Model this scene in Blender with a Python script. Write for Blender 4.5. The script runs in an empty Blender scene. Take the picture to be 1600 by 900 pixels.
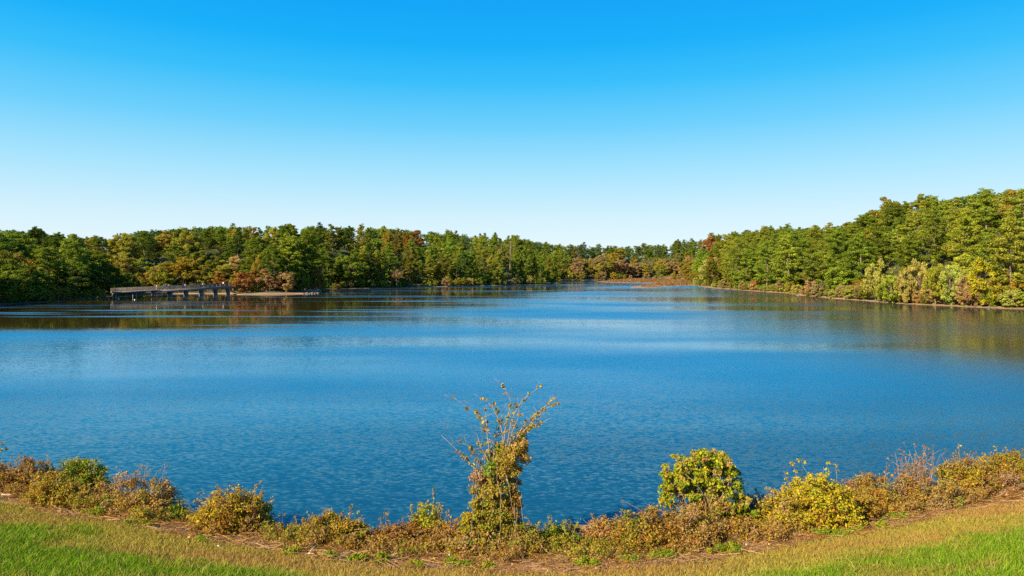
import bpy, math, random
import numpy as np

S = bpy.context.scene
COL = S.collection
rng = np.random.default_rng(7)
random.seed(7)

# ------------------------------------------------------------------ camera, sky, sun, exposure
CAM_H = 9.0          # eye height above the lake
F = 1043.0           # focal length in photo pixels (1600 wide)
HY = 422.0           # horizon row in the photo
cam_d = bpy.data.cameras.new("camera")
cam = bpy.data.objects.new("camera", cam_d)
COL.objects.link(cam)
cam.location = (0, 0, CAM_H)
cam.rotation_euler = (math.radians(90), 0, 0)
cam_d.sensor_width = 36.0
cam_d.lens = 36.0 * F / 1600.0
cam_d.shift_y = -(450.0 - HY) / 1600.0
cam_d.clip_start = 0.1
cam_d.clip_end = 12000
S.camera = cam
S.view_settings.view_transform = 'Standard'
S.view_settings.look = 'None'
EXPO = 1.1
S.view_settings.exposure = EXPO
S.view_settings.gamma = 1.0
S.view_settings.use_curve_mapping = False
S.render.resolution_x, S.render.resolution_y = 1024, 576
S.cycles.use_denoising = False
S.cycles.max_bounces = 6
S.cycles.transparent_max_bounces = 4

SUN_EL = math.radians(33)
SUN_AZ = math.radians(-132)      # measured clockwise from the view direction (+Y): from behind and to the left
sun_dir = (math.sin(SUN_AZ) * math.cos(SUN_EL), math.cos(SUN_AZ) * math.cos(SUN_EL), math.sin(SUN_EL))
sl = bpy.data.lights.new("sun", 'SUN')
sl.energy = 5.0
sl.angle = math.radians(0.5)
sl.color = (1.0, 0.86, 0.62)
sun = bpy.data.objects.new("sun", sl)
COL.objects.link(sun)
from mathutils import Vector
sun.rotation_euler = Vector(sun_dir).to_track_quat('Z', 'Y').to_euler()

W = bpy.data.worlds.new("World")
S.world = W
W.use_nodes = True
nt = W.node_tree
for n in list(nt.nodes): nt.nodes.remove(n)
def srgb(r, g, b):
    f = lambda c: (c / 255 / 12.92) if c / 255 <= 0.04045 else ((c / 255 + 0.055) / 1.055) ** 2.4
    return (f(r), f(g), f(b), 1)
out = nt.nodes.new('ShaderNodeOutputWorld')
bg = nt.nodes.new('ShaderNodeBackground'); bg.inputs['Strength'].default_value = 0.1
sky = nt.nodes.new('ShaderNodeTexSky'); sky.sky_type = 'NISHITA'; sky.sun_disc = False
sky.sun_elevation = SUN_EL; sky.sun_rotation = SUN_AZ % (2 * math.pi)
sky.air_density = 1.0; sky.dust_density = 0.3; sky.ozone_density = 3.0
tc = nt.nodes.new('ShaderNodeTexCoord')
sep = nt.nodes.new('ShaderNodeSeparateXYZ')
asin = nt.nodes.new('ShaderNodeMath'); asin.operation = 'ARCSINE'
mr = nt.nodes.new('ShaderNodeMapRange')
mr.inputs['From Min'].default_value = 0.0; mr.inputs['From Max'].default_value = math.pi / 2
ramp = nt.nodes.new('ShaderNodeValToRGB')
# clear autumn air: pale band over the horizon, azure above (elevation in degrees -> colour)
stops = [(0, (232, 247, 253)), (2.0, (228, 246, 253)), (4.5, (210, 240, 252)), (8.0, (168, 228, 253)), (12.0, (108, 208, 252)),
         (15.5, (52, 191, 251)), (18.5, (8, 176, 250)), (22.5, (0, 162, 247)), (40, (0, 124, 226)), (90, (0, 88, 186))]
cr = ramp.color_ramp
while len(cr.elements) < len(stops): cr.elements.new(0.5)
for e, (deg, c) in zip(cr.elements, stops):
    e.position = deg / 90.0; e.color = srgb(*c)
mul = nt.nodes.new('ShaderNodeVectorMath'); mul.operation = 'SCALE'; mul.inputs['Scale'].default_value = 10.0 / 2 ** EXPO
mix = nt.nodes.new('ShaderNodeMix'); mix.data_type = 'RGBA'; mix.inputs['Factor'].default_value = 0.97
L = nt.links.new
L(tc.outputs['Generated'], sep.inputs[0]); L(sep.outputs['Z'], asin.inputs[0]); L(asin.outputs[0], mr.inputs['Value'])
L(mr.outputs[0], ramp.inputs[0]); L(ramp.outputs[0], mul.inputs[0])
L(sky.outputs[0], mix.inputs['A']); L(mul.outputs[0], mix.inputs['B'])
L(mix.outputs['Result'], bg.inputs['Color']); L(bg.outputs[0], out.inputs['Surface'])

# ------------------------------------------------------------------ helpers
def mesh_np(name, V, Fc, mats=(), col=None, mat_idx=None, smooth=False):
    """V (n,3); Fc list of int arrays (k,3) or (k,4); col (n,3) point colours"""
    me = bpy.data.meshes.new(name)
    if not isinstance(Fc, (list, tuple)): Fc = [Fc]
    Fc = [np.asarray(f, dtype=np.int32) for f in Fc if len(f)]
    V = np.asarray(V, dtype=np.float32)
    loops = np.concatenate([f.ravel() for f in Fc])
    tot = np.concatenate([np.full(len(f), f.shape[1], dtype=np.int32) for f in Fc])
    start = np.concatenate([[0], np.cumsum(tot)[:-1]]).astype(np.int32)
    me.vertices.add(len(V)); me.vertices.foreach_set('co', V.ravel())
    me.loops.add(len(loops)); me.loops.foreach_set('vertex_index', loops)
    me.polygons.add(len(tot)); me.polygons.foreach_set('loop_start', start)
    if mat_idx is not None: me.polygons.foreach_set('material_index', np.asarray(mat_idx, dtype=np.int32))
    if smooth: me.polygons.foreach_set('use_smooth', np.ones(len(tot), dtype=bool))
    me.update(calc_edges=True)
    if col is not None:
        a = me.attributes.new('Col', 'FLOAT_COLOR', 'POINT')
        c4 = np.ones((len(V), 4), dtype=np.float32); c4[:, :3] = col
        a.data.foreach_set('color', c4.ravel())
    for m in mats: me.materials.append(m)
    return me

def link(name, data, parent=None, loc=None):
    o = bpy.data.objects.new(name, data); COL.objects.link(o)
    if parent is not None: o.parent = parent
    if loc is not None: o.location = loc
    return o

def tag(o, label=None, cat=None, group=None, kind=None):
    if label: o['label'] = label
    if cat: o['category'] = cat
    if group: o['group'] = group
    if kind: o['kind'] = kind
    return o

class MB:
    """collects simple shapes with colours"""
    def __init__(s): s.V = []; s.Q = []; s.T = []; s.C = []; s.n = 0
    def add(s, V, Q=None, T=None, col=(1, 1, 1)):
        V = np.asarray(V, dtype=np.float32)
        s.V.append(V)
        c = np.asarray(col, dtype=np.float32)
        s.C.append(np.tile(c, (len(V), 1)) if c.ndim == 1 else c)
        if Q is not None and len(Q): s.Q.append(np.asarray(Q) + s.n)
        if T is not None and len(T): s.T.append(np.asarray(T) + s.n)
        s.n += len(V)
    def tube(s, pts, rad, sides=5, col=(1, 1, 1), cap=True):
        pts = np.asarray(pts, float); rad = np.asarray(rad, float) * np.ones(len(pts))
        d = np.gradient(pts, axis=0); d /= np.linalg.norm(d, axis=1)[:, None] + 1e-9
        ref = np.array([0, 0, 1.0]) if abs(d[0][2]) < 0.9 else np.array([1.0, 0, 0])
        u = np.cross(d, ref); u /= np.linalg.norm(u, axis=1)[:, None] + 1e-9
        w = np.cross(d, u)
        a = np.linspace(0, 2 * np.pi, sides, endpoint=False)
        ring = pts[:, None] + rad[:, None, None] * (np.cos(a)[None, :, None] * u[:, None] + np.sin(a)[None, :, None] * w[:, None])
        n = len(pts); V = ring.reshape(-1, 3)
        i = np.arange(n - 1)[:, None] * sides; j = np.arange(sides)[None]; k = (j + 1) % sides
        Q = np.stack([i + j, i + k, i + k + sides, i + j + sides], -1).reshape(-1, 4)
        T = []
        if cap:
            V = np.vstack([V, pts[-1:], pts[:1]])
            T = [(b + (n - 1) * sides, (b + 1) % sides + (n - 1) * sides, n * sides) for b in range(sides)]
            T += [((b + 1) % sides, b, n * sides + 1) for b in range(sides)]
        s.add(V, Q, T, col)
    def box(s, c, size, rot=0.0, col=(1, 1, 1), tilt=0.0):
        x, y, z = np.asarray(size) / 2
        V = np.array([(a, b, d) for d in (-z, z) for b in (-y, y) for a in (-x, x)], float)
        ct, st = math.cos(tilt), math.sin(tilt)
        V = V @ np.array([[ct, 0, st], [0, 1, 0], [-st, 0, ct]])
        cr_, sr = math.cos(rot), math.sin(rot)
        V = V @ np.array([[cr_, sr, 0], [-sr, cr_, 0], [0, 0, 1]])
        s.add(V + np.asarray(c), [(0, 2, 3, 1), (4, 5, 7, 6), (0, 1, 5, 4), (2, 6, 7, 3), (0, 4, 6, 2), (1, 3, 7, 5)], None, col)
    def leaves(s, c, nrm, size, aspect=0.6, col=(1, 1, 1)):
        """diamond leaves at c with normals nrm"""
        n = len(c)
        r = rng.normal(size=(n, 3))
        u = np.cross(nrm, r); u /= np.linalg.norm(u, axis=1)[:, None] + 1e-9
        w = np.cross(nrm, u); w /= np.linalg.norm(w, axis=1)[:, None] + 1e-9
        size = np.asarray(size) * np.ones(n)
        a = u * size[:, None]; b = w * (size * aspect)[:, None]
        V = np.stack([c - a, c + b - a * 0.1, c + a, c - b - a * 0.1], 1).reshape(-1, 3)
        Q = np.arange(4 * n).reshape(n, 4)
        col = np.asarray(col, float)
        s.add(V, Q, None, np.repeat(col, 4, axis=0) if col.ndim == 2 else col)
    def mesh(s, name, mats=(), smooth=False):
        Fc = []
        if s.Q: Fc.append(np.concatenate(s.Q))
        if s.T: Fc.append(np.concatenate(s.T))
        return mesh_np(name, np.concatenate(s.V), Fc, mats, np.concatenate(s.C), smooth=smooth)
    def build(s, name, mats=(), parent=None, loc=None, smooth=False):
        return link(name, s.mesh(name, mats, smooth), parent, loc)

# ------------------------------------------------------------------ materials
def new_mat(name):
    m = bpy.data.materials.new(name); m.use_nodes = True
    n = m.node_tree
    for x in list(n.nodes): n.nodes.remove(x)
    o = n.nodes.new('ShaderNodeOutputMaterial')
    return m, n, o

def leaf_mat(name, trans=0.35, use_obj=True):
    """leaf colour = mesh attribute x the tree's own object colour, a little light let through"""
    m, n, o = new_mat(name)
    at = n.nodes.new('ShaderNodeAttribute'); at.attribute_name = 'Col'
    c = at.outputs['Color']
    if use_obj:
        oi = n.nodes.new('ShaderNodeObjectInfo')
        mx = n.nodes.new('ShaderNodeMix'); mx.data_type = 'RGBA'; mx.blend_type = 'MULTIPLY'; mx.inputs['Factor'].default_value = 1
        n.links.new(c, mx.inputs['A']); n.links.new(oi.outputs['Color'], mx.inputs['B']); c = mx.outputs['Result']
    d = n.nodes.new('ShaderNodeBsdfDiffuse'); t = n.nodes.new('ShaderNodeBsdfTranslucent')
    n.links.new(c, d.inputs['Color']); n.links.new(c, t.inputs['Color'])
    ms = n.nodes.new('ShaderNodeMixShader'); ms.inputs[0].default_value = trans
    n.links.new(d.outputs[0], ms.inputs[1]); n.links.new(t.outputs[0], ms.inputs[2])
    n.links.new(ms.outputs[0], o.inputs['Surface'])
    return m

def noisy_mat(name, c0, c1, scale=3.0, rough=0.85, bump=0.0, stretch=(1, 1, 1), detail=4.0, metallic=0.0):
    m, n, o = new_mat(name)
    p = n.nodes.new('ShaderNodeBsdfPrincipled'); p.inputs['Roughness'].default_value = rough; p.inputs['Metallic'].default_value = metallic
    tcn = n.nodes.new('ShaderNodeTexCoord'); mp = n.nodes.new('ShaderNodeMapping'); mp.inputs['Scale'].default_value = stretch
    nz = n.nodes.new('ShaderNodeTexNoise'); nz.inputs['Scale'].default_value = scale; nz.inputs['Detail'].default_value = detail
    r = n.nodes.new('ShaderNodeValToRGB'); r.color_ramp.elements[0].color = (*c0, 1); r.color_ramp.elements[1].color = (*c1, 1)
    r.color_ramp.elements[0].position = 0.32; r.color_ramp.elements[1].position = 0.68
    n.links.new(tcn.outputs['Object'], mp.inputs[0]); n.links.new(mp.outputs[0], nz.inputs['Vector'])
    n.links.new(nz.outputs['Fac'], r.inputs[0]); n.links.new(r.outputs[0], p.inputs['Base Color'])
    if bump:
        b = n.nodes.new('ShaderNodeBump'); b.inputs['Strength'].default_value = bump; b.inputs['Distance'].default_value = 0.05
        n.links.new(nz.outputs['Fac'], b.inputs['Height']); n.links.new(b.outputs[0], p.inputs['Normal'])
    n.links.new(p.outputs[0], o.inputs['Surface'])
    return m

M_LEAF = leaf_mat('foliage', 0.38)
M_BUSH = leaf_mat('shrub_leaves', 0.42, use_obj=False)
M_GRASS = leaf_mat('grass_blades', 0.3, use_obj=False)
M_BARK = noisy_mat('bark', (0.10, 0.065, 0.042), (0.30, 0.21, 0.145), 2.0, 0.9, 0.4, (3, 3, 0.5))
M_STEM = noisy_mat('stem', (0.20, 0.12, 0.07), (0.42, 0.30, 0.20), 8.0, 0.85)
M_DEAD = noisy_mat('dead_wood', (0.30, 0.24, 0.19), (0.5, 0.42, 0.35), 5.0, 0.85, 0.3, (1, 1, 0.3))

def ground_mat():
    m, n, o = new_mat('earth')
    at = n.nodes.new('ShaderNodeAttribute'); at.attribute_name = 'Col'
    ge = n.nodes.new('ShaderNodeNewGeometry')
    nz = n.nodes.new('ShaderNodeTexNoise'); nz.inputs['Scale'].default_value = 9.0; nz.inputs['Detail'].default_value = 7.0; nz.inputs['Roughness'].default_value = 0.7
    n.links.new(ge.outputs['Position'], nz.inputs['Vector'])
    mrg = n.nodes.new('ShaderNodeMapRange'); mrg.inputs['From Min'].default_value = 0.3; mrg.inputs['From Max'].default_value = 0.7
    mrg.inputs['To Min'].default_value = 0.55; mrg.inputs['To Max'].default_value = 1.4
    n.links.new(nz.outputs['Fac'], mrg.inputs['Value'])
    sc = n.nodes.new('ShaderNodeVectorMath'); sc.operation = 'SCALE'
    n.links.new(at.outputs['Color'], sc.inputs[0]); n.links.new(mrg.outputs[0], sc.inputs['Scale'])
    p = n.nodes.new('ShaderNodeBsdfPrincipled'); p.inputs['Roughness'].default_value = 0.95
    b = n.nodes.new('ShaderNodeBump'); b.inputs['Strength'].default_value = 0.6; b.inputs['Distance'].default_value = 0.06
    n.links.new(nz.outputs['Fac'], b.inputs['Height']); n.links.new(b.outputs[0], p.inputs['Normal'])
    n.links.new(sc.outputs[0], p.inputs['Base Color']); n.links.new(p.outputs[0], o.inputs['Surface'])
    return m

def water_mat():
    """lake: dark body, wind ripples as tilted facets; calmer slicks in the lee of the left wood and in drifting streaks"""
    m, n, o = new_mat('lake_water')
    N = n.nodes.new; K = n.links.new
    ge = N('ShaderNodeNewGeometry')
    def math_(op, a, b=None, clamp=False):
        x = N('ShaderNodeMath'); x.operation = op; x.use_clamp = clamp
        for i, v in enumerate((a, b)):
            if v is None: continue
            if isinstance(v, (int, float)): x.inputs[i].default_value = v
            else: K(v, x.inputs[i])
        return x.outputs[0]
    def noise(scale, vec_scale, detail, rot=0.0, rough=0.5, dist=0.0):
        mp = N('ShaderNodeMapping'); mp.inputs['Scale'].default_value = vec_scale; mp.inputs['Rotation'].default_value = (0, 0, rot)
        K(ge.outputs['Position'], mp.inputs[0])
        z = N('ShaderNodeTexNoise'); z.inputs['Scale'].default_value = scale; z.inputs['Detail'].default_value = detail
        z.inputs['Roughness'].default_value = rough; z.inputs['Distortion'].default_value = dist
        K(mp.outputs[0], z.inputs['Vector'])
        return z
    sxyz = N('ShaderNodeSeparateXYZ'); K(ge.outputs['Position'], sxyz.inputs[0])
    # wind mask: 0 calm .. 1 ruffled
    big = noise(0.018, (0.45, 1.5, 1), 3.0, 0.12)
    streak = noise(0.05, (0.22, 2.4, 1), 4.0, 0.10, 0.55)
    def mrange(v, a, b, c=0.0, d=1.0, smooth=True):
        x = N('ShaderNodeMapRange')
        if smooth: x.interpolation_type = 'SMOOTHSTEP'
        x.inputs['From Min'].default_value = a; x.inputs['From Max'].default_value = b
        x.inputs['To Min'].default_value = c; x.inputs['To Max'].default_value = d
        K(v, x.inputs['Value']); return x.outputs[0]
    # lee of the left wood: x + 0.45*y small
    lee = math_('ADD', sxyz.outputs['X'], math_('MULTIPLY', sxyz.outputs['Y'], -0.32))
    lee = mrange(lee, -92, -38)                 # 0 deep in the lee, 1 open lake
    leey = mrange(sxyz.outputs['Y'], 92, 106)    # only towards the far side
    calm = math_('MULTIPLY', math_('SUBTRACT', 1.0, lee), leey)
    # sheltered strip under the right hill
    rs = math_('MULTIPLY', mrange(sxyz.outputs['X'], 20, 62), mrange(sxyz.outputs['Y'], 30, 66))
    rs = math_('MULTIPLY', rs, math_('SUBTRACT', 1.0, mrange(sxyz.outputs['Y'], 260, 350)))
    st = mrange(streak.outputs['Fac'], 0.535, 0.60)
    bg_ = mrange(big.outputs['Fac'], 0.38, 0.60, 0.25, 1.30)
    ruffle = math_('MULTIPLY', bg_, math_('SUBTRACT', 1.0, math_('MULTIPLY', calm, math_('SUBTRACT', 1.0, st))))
    nearm = math_('SUBTRACT', 1.0, mrange(sxyz.outputs['Y'], 22, 62))          # darker body colour along the dam, steeper wavelets
    ruffle = math_('MULTIPLY', ruffle, math_('SUBTRACT', 1.0, math_('MULTIPLY', rs, 0.55)))
    ruffle = math_('MULTIPLY', ruffle, math_('ADD', 1.0, math_('MULTIPLY', nearm, 1.0)))
    amp = math_('ADD', math_('MULTIPLY', ruffle, 0.46), 0.03)
    n1 = noise(5.2, (0.7, 1.5, 1), 3.0, 0.22, 0.6, 0.4)
    n2 = noise(0.62, (0.7, 1.7, 1), 2.0, 0.15, 0.5)
    sub = N('ShaderNodeVectorMath'); sub.operation = 'SUBTRACT'; K(n1.outputs['Color'], sub.inputs[0]); sub.inputs[1].default_value = (0.5, 0.5, 0.5)
    sub2 = N('ShaderNodeVectorMath'); sub2.operation = 'SUBTRACT'; K(n2.outputs['Color'], sub2.inputs[0]); sub2.inputs[1].default_value = (0.5, 0.5, 0.5)
    s2 = N('ShaderNodeVectorMath'); s2.operation = 'SCALE'; K(sub2.outputs[0], s2.inputs[0]); s2.inputs['Scale'].default_value = 0.16
    ad = N('ShaderNodeVectorMath'); ad.operation = 'ADD'; K(sub.outputs[0], ad.inputs[0]); K(s2.outputs[0], ad.inputs[1])
    sc = N('ShaderNodeVectorMath'); sc.operation = 'SCALE'; K(ad.outputs[0], sc.inputs[0]); K(amp, sc.inputs['Scale'])
    fl = N('ShaderNodeVectorMath'); fl.operation = 'MULTIPLY'; K(sc.outputs[0], fl.inputs[0]); fl.inputs[1].default_value = (0.7, 1.1, 0)
    up = N('ShaderNodeVectorMath'); up.operation = 'ADD'; K(fl.outputs[0], up.inputs[0]); up.inputs[1].default_value = (0, 0, 1)
    nn = N('ShaderNodeVectorMath'); nn.operation = 'NORMALIZE'; K(up.outputs[0], nn.inputs[0])
    p = N('ShaderNodeBsdfPrincipled')
    body = N('ShaderNodeMix'); body.data_type = 'RGBA'          # clear blue open lake, woods' brown reflection painted in along left and right shores
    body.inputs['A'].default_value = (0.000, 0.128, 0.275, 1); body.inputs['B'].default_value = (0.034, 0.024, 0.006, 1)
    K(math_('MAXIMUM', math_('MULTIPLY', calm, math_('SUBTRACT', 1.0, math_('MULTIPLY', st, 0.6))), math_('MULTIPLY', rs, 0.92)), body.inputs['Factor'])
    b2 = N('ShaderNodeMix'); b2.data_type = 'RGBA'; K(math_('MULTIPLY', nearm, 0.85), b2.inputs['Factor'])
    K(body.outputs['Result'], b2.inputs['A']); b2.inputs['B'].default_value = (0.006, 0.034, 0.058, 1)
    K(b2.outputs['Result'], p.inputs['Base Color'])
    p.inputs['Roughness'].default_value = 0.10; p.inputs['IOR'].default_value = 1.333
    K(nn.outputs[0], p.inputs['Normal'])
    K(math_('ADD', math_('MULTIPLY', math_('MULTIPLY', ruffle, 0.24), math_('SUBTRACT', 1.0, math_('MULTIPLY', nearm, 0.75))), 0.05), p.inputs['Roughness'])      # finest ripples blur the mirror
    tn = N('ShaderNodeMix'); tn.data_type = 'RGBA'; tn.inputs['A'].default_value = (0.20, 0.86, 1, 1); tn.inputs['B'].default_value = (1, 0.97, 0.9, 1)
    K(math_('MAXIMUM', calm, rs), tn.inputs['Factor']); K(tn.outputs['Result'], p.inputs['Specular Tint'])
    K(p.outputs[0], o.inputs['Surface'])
    return m

# ------------------------------------------------------------------ the lie of the land
def depth_of(y): return CAM_H * F / (y - HY)
far_px = [(-900, 560), (-400, 520), (-200, 495), (0, 476), (100, 471), (175, 466), (215, 462), (240, 460), (300, 459), (365, 459.5), (372, 461), (430, 460.5),
          (470, 459.5), (497, 458.3), (503, 456), (508, 453), (530, 451.5), (600, 450), (650, 448.6), (700, 447.8), (760, 446.5), (800, 445.3), (850, 444.4), (868, 443.5),
          (876, 441.5), (882, 438.5), (925, 438), (960, 437), (1000, 436), (1060, 436.5), (1078, 439), (1082, 444), (1090, 447.5), (1110, 450), (1150, 453),
          (1180, 455.5), (1225, 457.5), (1245, 461.5), (1280, 464.5), (1300, 466.5), (1350, 470), (1400, 474.5), (1450, 477), (1500, 479), (1540, 481), (1590, 483), (1700, 489), (1900, 502), (2300, 535), (2600, 560)]
far_w = np.array([((x - 800) / F * depth_of(y), depth_of(y)) for x, y in far_px])
def bank_line(X):
    a = np.abs(X)
    return np.where(a < 26, 22 + 0.0143 * a * a, 22 + 0.0143 * 676 + 0.74 * (a - 26))
bx = np.linspace(150, -150, 41)
bank_w = np.stack([bx, np.minimum(bank_line(bx), 75)], 1)
lake = np.vstack([far_w, bank_w])

def seg_dist(P, poly):
    """distance and inside test of points P (n,2) to polygon"""
    d = np.full(len(P), 1e9); ins = np.zeros(len(P), bool)
    A = poly; B = np.roll(poly, -1, axis=0)
    for a, b in zip(A, B):
        ab = b - a; t = np.clip(((P - a) @ ab) / (ab @ ab + 1e-9), 0, 1)
        d = np.minimum(d, np.hypot(*(P - a - t[:, None] * ab).T))
        c = (a[1] > P[:, 1]) != (b[1] > P[:, 1])
        if abs(b[1] - a[1]) > 1e-9:
            ins ^= c & (P[:, 0] < (b[0] - a[0]) * (P[:, 1] - a[1]) / (b[1] - a[1]) + a[0])
    return d, ins
def to_world(px):
    return np.array([((x - 800) / F * depth_of(y), depth_of(y)) for x, y in px])
flats = [to_world([(936, 440.3), (960, 441.6), (1000, 442.2), (1029, 442.0), (1012, 444.8), (990, 448.6), (992, 449.8), (1010, 449.6), (1040, 447.9), (1062, 446.6), (1080, 446.2), (1088, 441), (1078, 436.4), (1000, 435.6), (965, 436.5)])]

# smooth pseudo noise for the terrain
def vnoise(x, y, seed=0):
    r = np.random.default_rng(seed); tot = np.zeros(np.shape(x))
    for _ in range(7):
        a = r.uniform(0, 2 * np.pi); k = r.uniform(0.6, 1.8); ph = r.uniform(0, 6.28)
        tot = tot + np.sin((x * np.cos(a) + y * np.sin(a)) * k + ph)
    return tot / 4.0

sky_px = np.array([(-700, 352), (0, 353), (60, 358), (115, 366), (170, 370), (205, 361), (240, 357), (300, 353), (370, 350), (430, 348), (500, 349), (560, 351), (600, 353), (650, 357), (700, 361), (750, 366),
                   (800, 369), (835, 373), (862, 379), (900, 380), (940, 384), (975, 381), (1000, 380), (1030, 380), (1060, 377), (1090, 372), (1110, 364), (1150, 362), (1180, 358), (1230, 353), (1280, 351), (1330, 347),
                   (1365, 325), (1400, 308), (1450, 302), (1480, 306), (1520, 298), (1570, 294), (1600, 292), (2300, 285)], float)
def skyline(px): return np.interp(px, sky_px[:, 0], sky_px[:, 1])

# hill height needed behind each bearing
tab_px = np.arange(-700, 2301, 20.0); tab_G = []
for q in tab_px:
    ys = np.linspace(60, 900, 421); P = np.stack([(q - 800) / F * ys, ys], 1)
    d, ins = seg_dist(P, lake); far = (~ins) & (ys > 110) & (d > 62)
    Yb = ys[np.argmax(far)] if far.any() else 400
    zs = CAM_H + (HY - skyline(q)) * Yb / F
    tab_G.append(float(np.clip(zs - (12.5 if q < 540 else 18.0), 1.0, 26)))
tab_G = np.convolve(np.pad(tab_G, 2, mode='edge'), np.ones(5) / 5, 'valid')

def height(X, Y, fine=True):
    X = np.asarray(X, float).ravel(); Y = np.asarray(Y, float).ravel()
    P = np.stack([X, Y], 1)
    d, ins = seg_dist(P, lake)
    Wl = bank_line(X)
    near = (Y < np.minimum(Wl, 80) + 0.0) | (Y < 20)
    # near bank
    sN = Wl - Y
    zN = 0.22 * sN + np.maximum(0, 8.5 - Y) * 0.28
    zN = np.minimum(zN, 7.35)
    zN = zN + vnoise(X * 0.8, Y * 0.8, 3) * 0.03 * np.clip(sN, 0, 1)
    # far land
    px = np.where(Y > 5, X / np.maximum(Y, 5) * F + 800, np.sign(X) * 1500 + 800)
    G = np.interp(px, tab_px, tab_G)
    t = np.clip((d - 7) / 56, 0, 1); sm = t * t * (3 - 2 * t)
    zF = 0.10 + np.minimum(d, 8) * 0.05 + G * sm + vnoise(X * 0.05, Y * 0.05, 5) * 0.5 * np.clip(d / 20, 0, 1)
    zL = -0.15 - np.minimum(d, 12) * 0.2
    for fl in flats:
        fd, fi = seg_dist(P, fl)
        sd = np.where(fi, fd, -fd)
        zfl = 0.05 + 0.13 * np.clip(sd / 6, -2, 1) + 0.03 * vnoise(X * .4, Y * .4, 9)
        zL = np.where(sd > -3, np.maximum(zL, zfl), zL)
    z = np.where(ins, zL, np.where(near, zN, zF))
    return z, d, ins, near

def bank_hit(px, py):
    """where the sight line through a photo pixel meets the near bank"""
    ys = np.linspace(6, 60, 1200); X = (px - 800) / F * ys
    Wl = bank_line(X); z = 0.22 * (Wl - ys) + np.maximum(0, 8.5 - ys) * 0.28
    r = CAM_H - (py - HY) / F * ys
    i = int(np.argmax(r <= z)) if (r <= z).any() else len(ys) - 1
    return float(X[i]), float(ys[i]), float(z[i])

# ------------------------------------------------------------------ ground sheet and water
edge_px = np.array([(-300, 700), (0, 780), (80, 797), (150, 813), (300, 838), (450, 868), (600, 884), (750, 892), (900, 892), (1050, 880), (1200, 858), (1350, 828), (1500, 799), (1600, 781), (1900, 700)], float)
green_px = np.array([(-300, 760), (0, 812), (100, 835), (200, 862), (300, 880), (380, 896), (480, 925), (1000, 940), (1150, 910), (1240, 890), (1400, 858), (1500, 836), (1600, 815), (1900, 740)], float)
def photo_y(X, Y, z): return HY + (CAM_H - z) / np.maximum(Y, 0.5) * F
# convert both edges to ground offsets so they are lines on the bank
def line_on_bank(lp):
    pts = np.array([bank_hit(x, y)[:2] for x, y in lp])
    o = np.argsort(pts[:, 0]); return pts[o]
edge_l = line_on_bank(edge_px[1:-1]); green_l = line_on_bank([p for p in green_px[1:-1]])
def edge_y(X): return np.interp(X, edge_l[:, 0], edge_l[:, 1])
def green_y(X): return np.interp(X, green_l[:, 0], green_l[:, 1])

def bank_colour(X, Y):
    """colours of the mown bank: brown litter by the shrubs, straw strip, green sward"""
    n = len(X)
    e = edge_y(X) - Y - 0.35 + 0.35 * vnoise(X * 1.3, Y * 1.3, 21)          # >0 on the grass
    g = green_y(X) - Y + 0.8 * vnoise(X * 0.9, Y * 0.9, 22) + 0.5 * vnoise(X * 3, Y * 3, 23) - .2
    lit = np.array([0.34, 0.165, 0.066]); straw = np.array([0.36, 0.265, 0.045]); rust = np.array([0.40, 0.20, 0.065]); gr = np.array([0.17, 0.27, 0.014])
    olive = np.array([0.33, 0.30, 0.035])
    w = lambda a: np.clip(a, 0, 1)[:, None]
    c = np.tile(lit, (n, 1))
    c = c + (straw - c) * w(e / 0.25 + 0.5)
    c = c + (olive - c) * w(0.5 + 0.9 * vnoise(X * 0.7, Y * 1.6, 24)) * w(e / 0.3) * 0.85
    c = c + (rust - c) * w(1.2 * vnoise(X * 0.35, Y * 1.5, 25) + 0.0) * w(e / 0.5) * 0.85
    c = c + (gr - c) * w(g / 1.6 + 0.5)
    c = c + (rust - c) * w(1.4 * vnoise(X * 0.8, Y * 1.7, 26) - 0.55) * w(g / 1.0 + 0.5) * 0.75
    c = c + (straw - c) * w(1.2 * vnoise(X * 2.2, Y * 3.1, 27) - 0.35) * 0.55
    return c, e, g

rings = np.concatenate([np.geomspace(1.5, 60, 190), np.geomspace(60.8, 760, 240), np.geomspace(800, 5000, 12)])
az = np.radians(np.concatenate([np.linspace(-180, -62, 40)[:-1], np.linspace(-62, -42, 50)[:-1], np.linspace(-42, 42, 330)[:-1], np.linspace(42, 62, 50)[:-1], np.linspace(62, 180, 40)[:-1]]))
R, A = np.meshgrid(rings, az, indexing='ij')
gx, gy = (R * np.sin(A)).ravel(), (R * np.cos(A)).ravel()
gz, gd, gin, gnear = height(gx, gy)
nr, na = len(rings), len(az)
i = np.arange(nr - 1)[:, None] * na; j = np.arange(na)[None]; k = (j + 1) % na
Q = np.stack([i + j, i + na + j, i + na + k, i + k], -1).reshape(-1, 4)
V = np.stack([gx, gy, gz], 1)
V = np.vstack([V, [[0, 0, gz[:na].mean()]]])
T = np.stack([np.full(na, len(V) - 1), np.arange(na), (np.arange(na) + 1) % na], 1)
gc = np.tile(np.array([0.060, 0.058, 0.012]), (len(V), 1))                 # forest floor
far_land = (~gin) & (~gnear)
shore = np.clip(1 - (gd - 3.5) / 3.5 + .4 * vnoise(gx * .35, gy * .35, 33), 0, 1) * far_land
sand = np.array([0.33, 0.20, 0.095])
px_all = np.where(gy > 5, gx / np.maximum(gy, 5) * F + 800, -999)
sandy = np.interp(px_all, [0, 170, 225, 270, 365, 500, 506, 560, 640, 870, 1085, 1180, 1230, 1340, 1400, 1600], [0, 0, .3, 1, 1, 1, 0, 0, .5, .6, .9, .9, 1, 1, .7, .7])
gc[:-1] += (sand - gc[:-1]) * (shore * sandy)[:, None]
mud = np.array([0.25, 0.145, 0.065])
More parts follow.
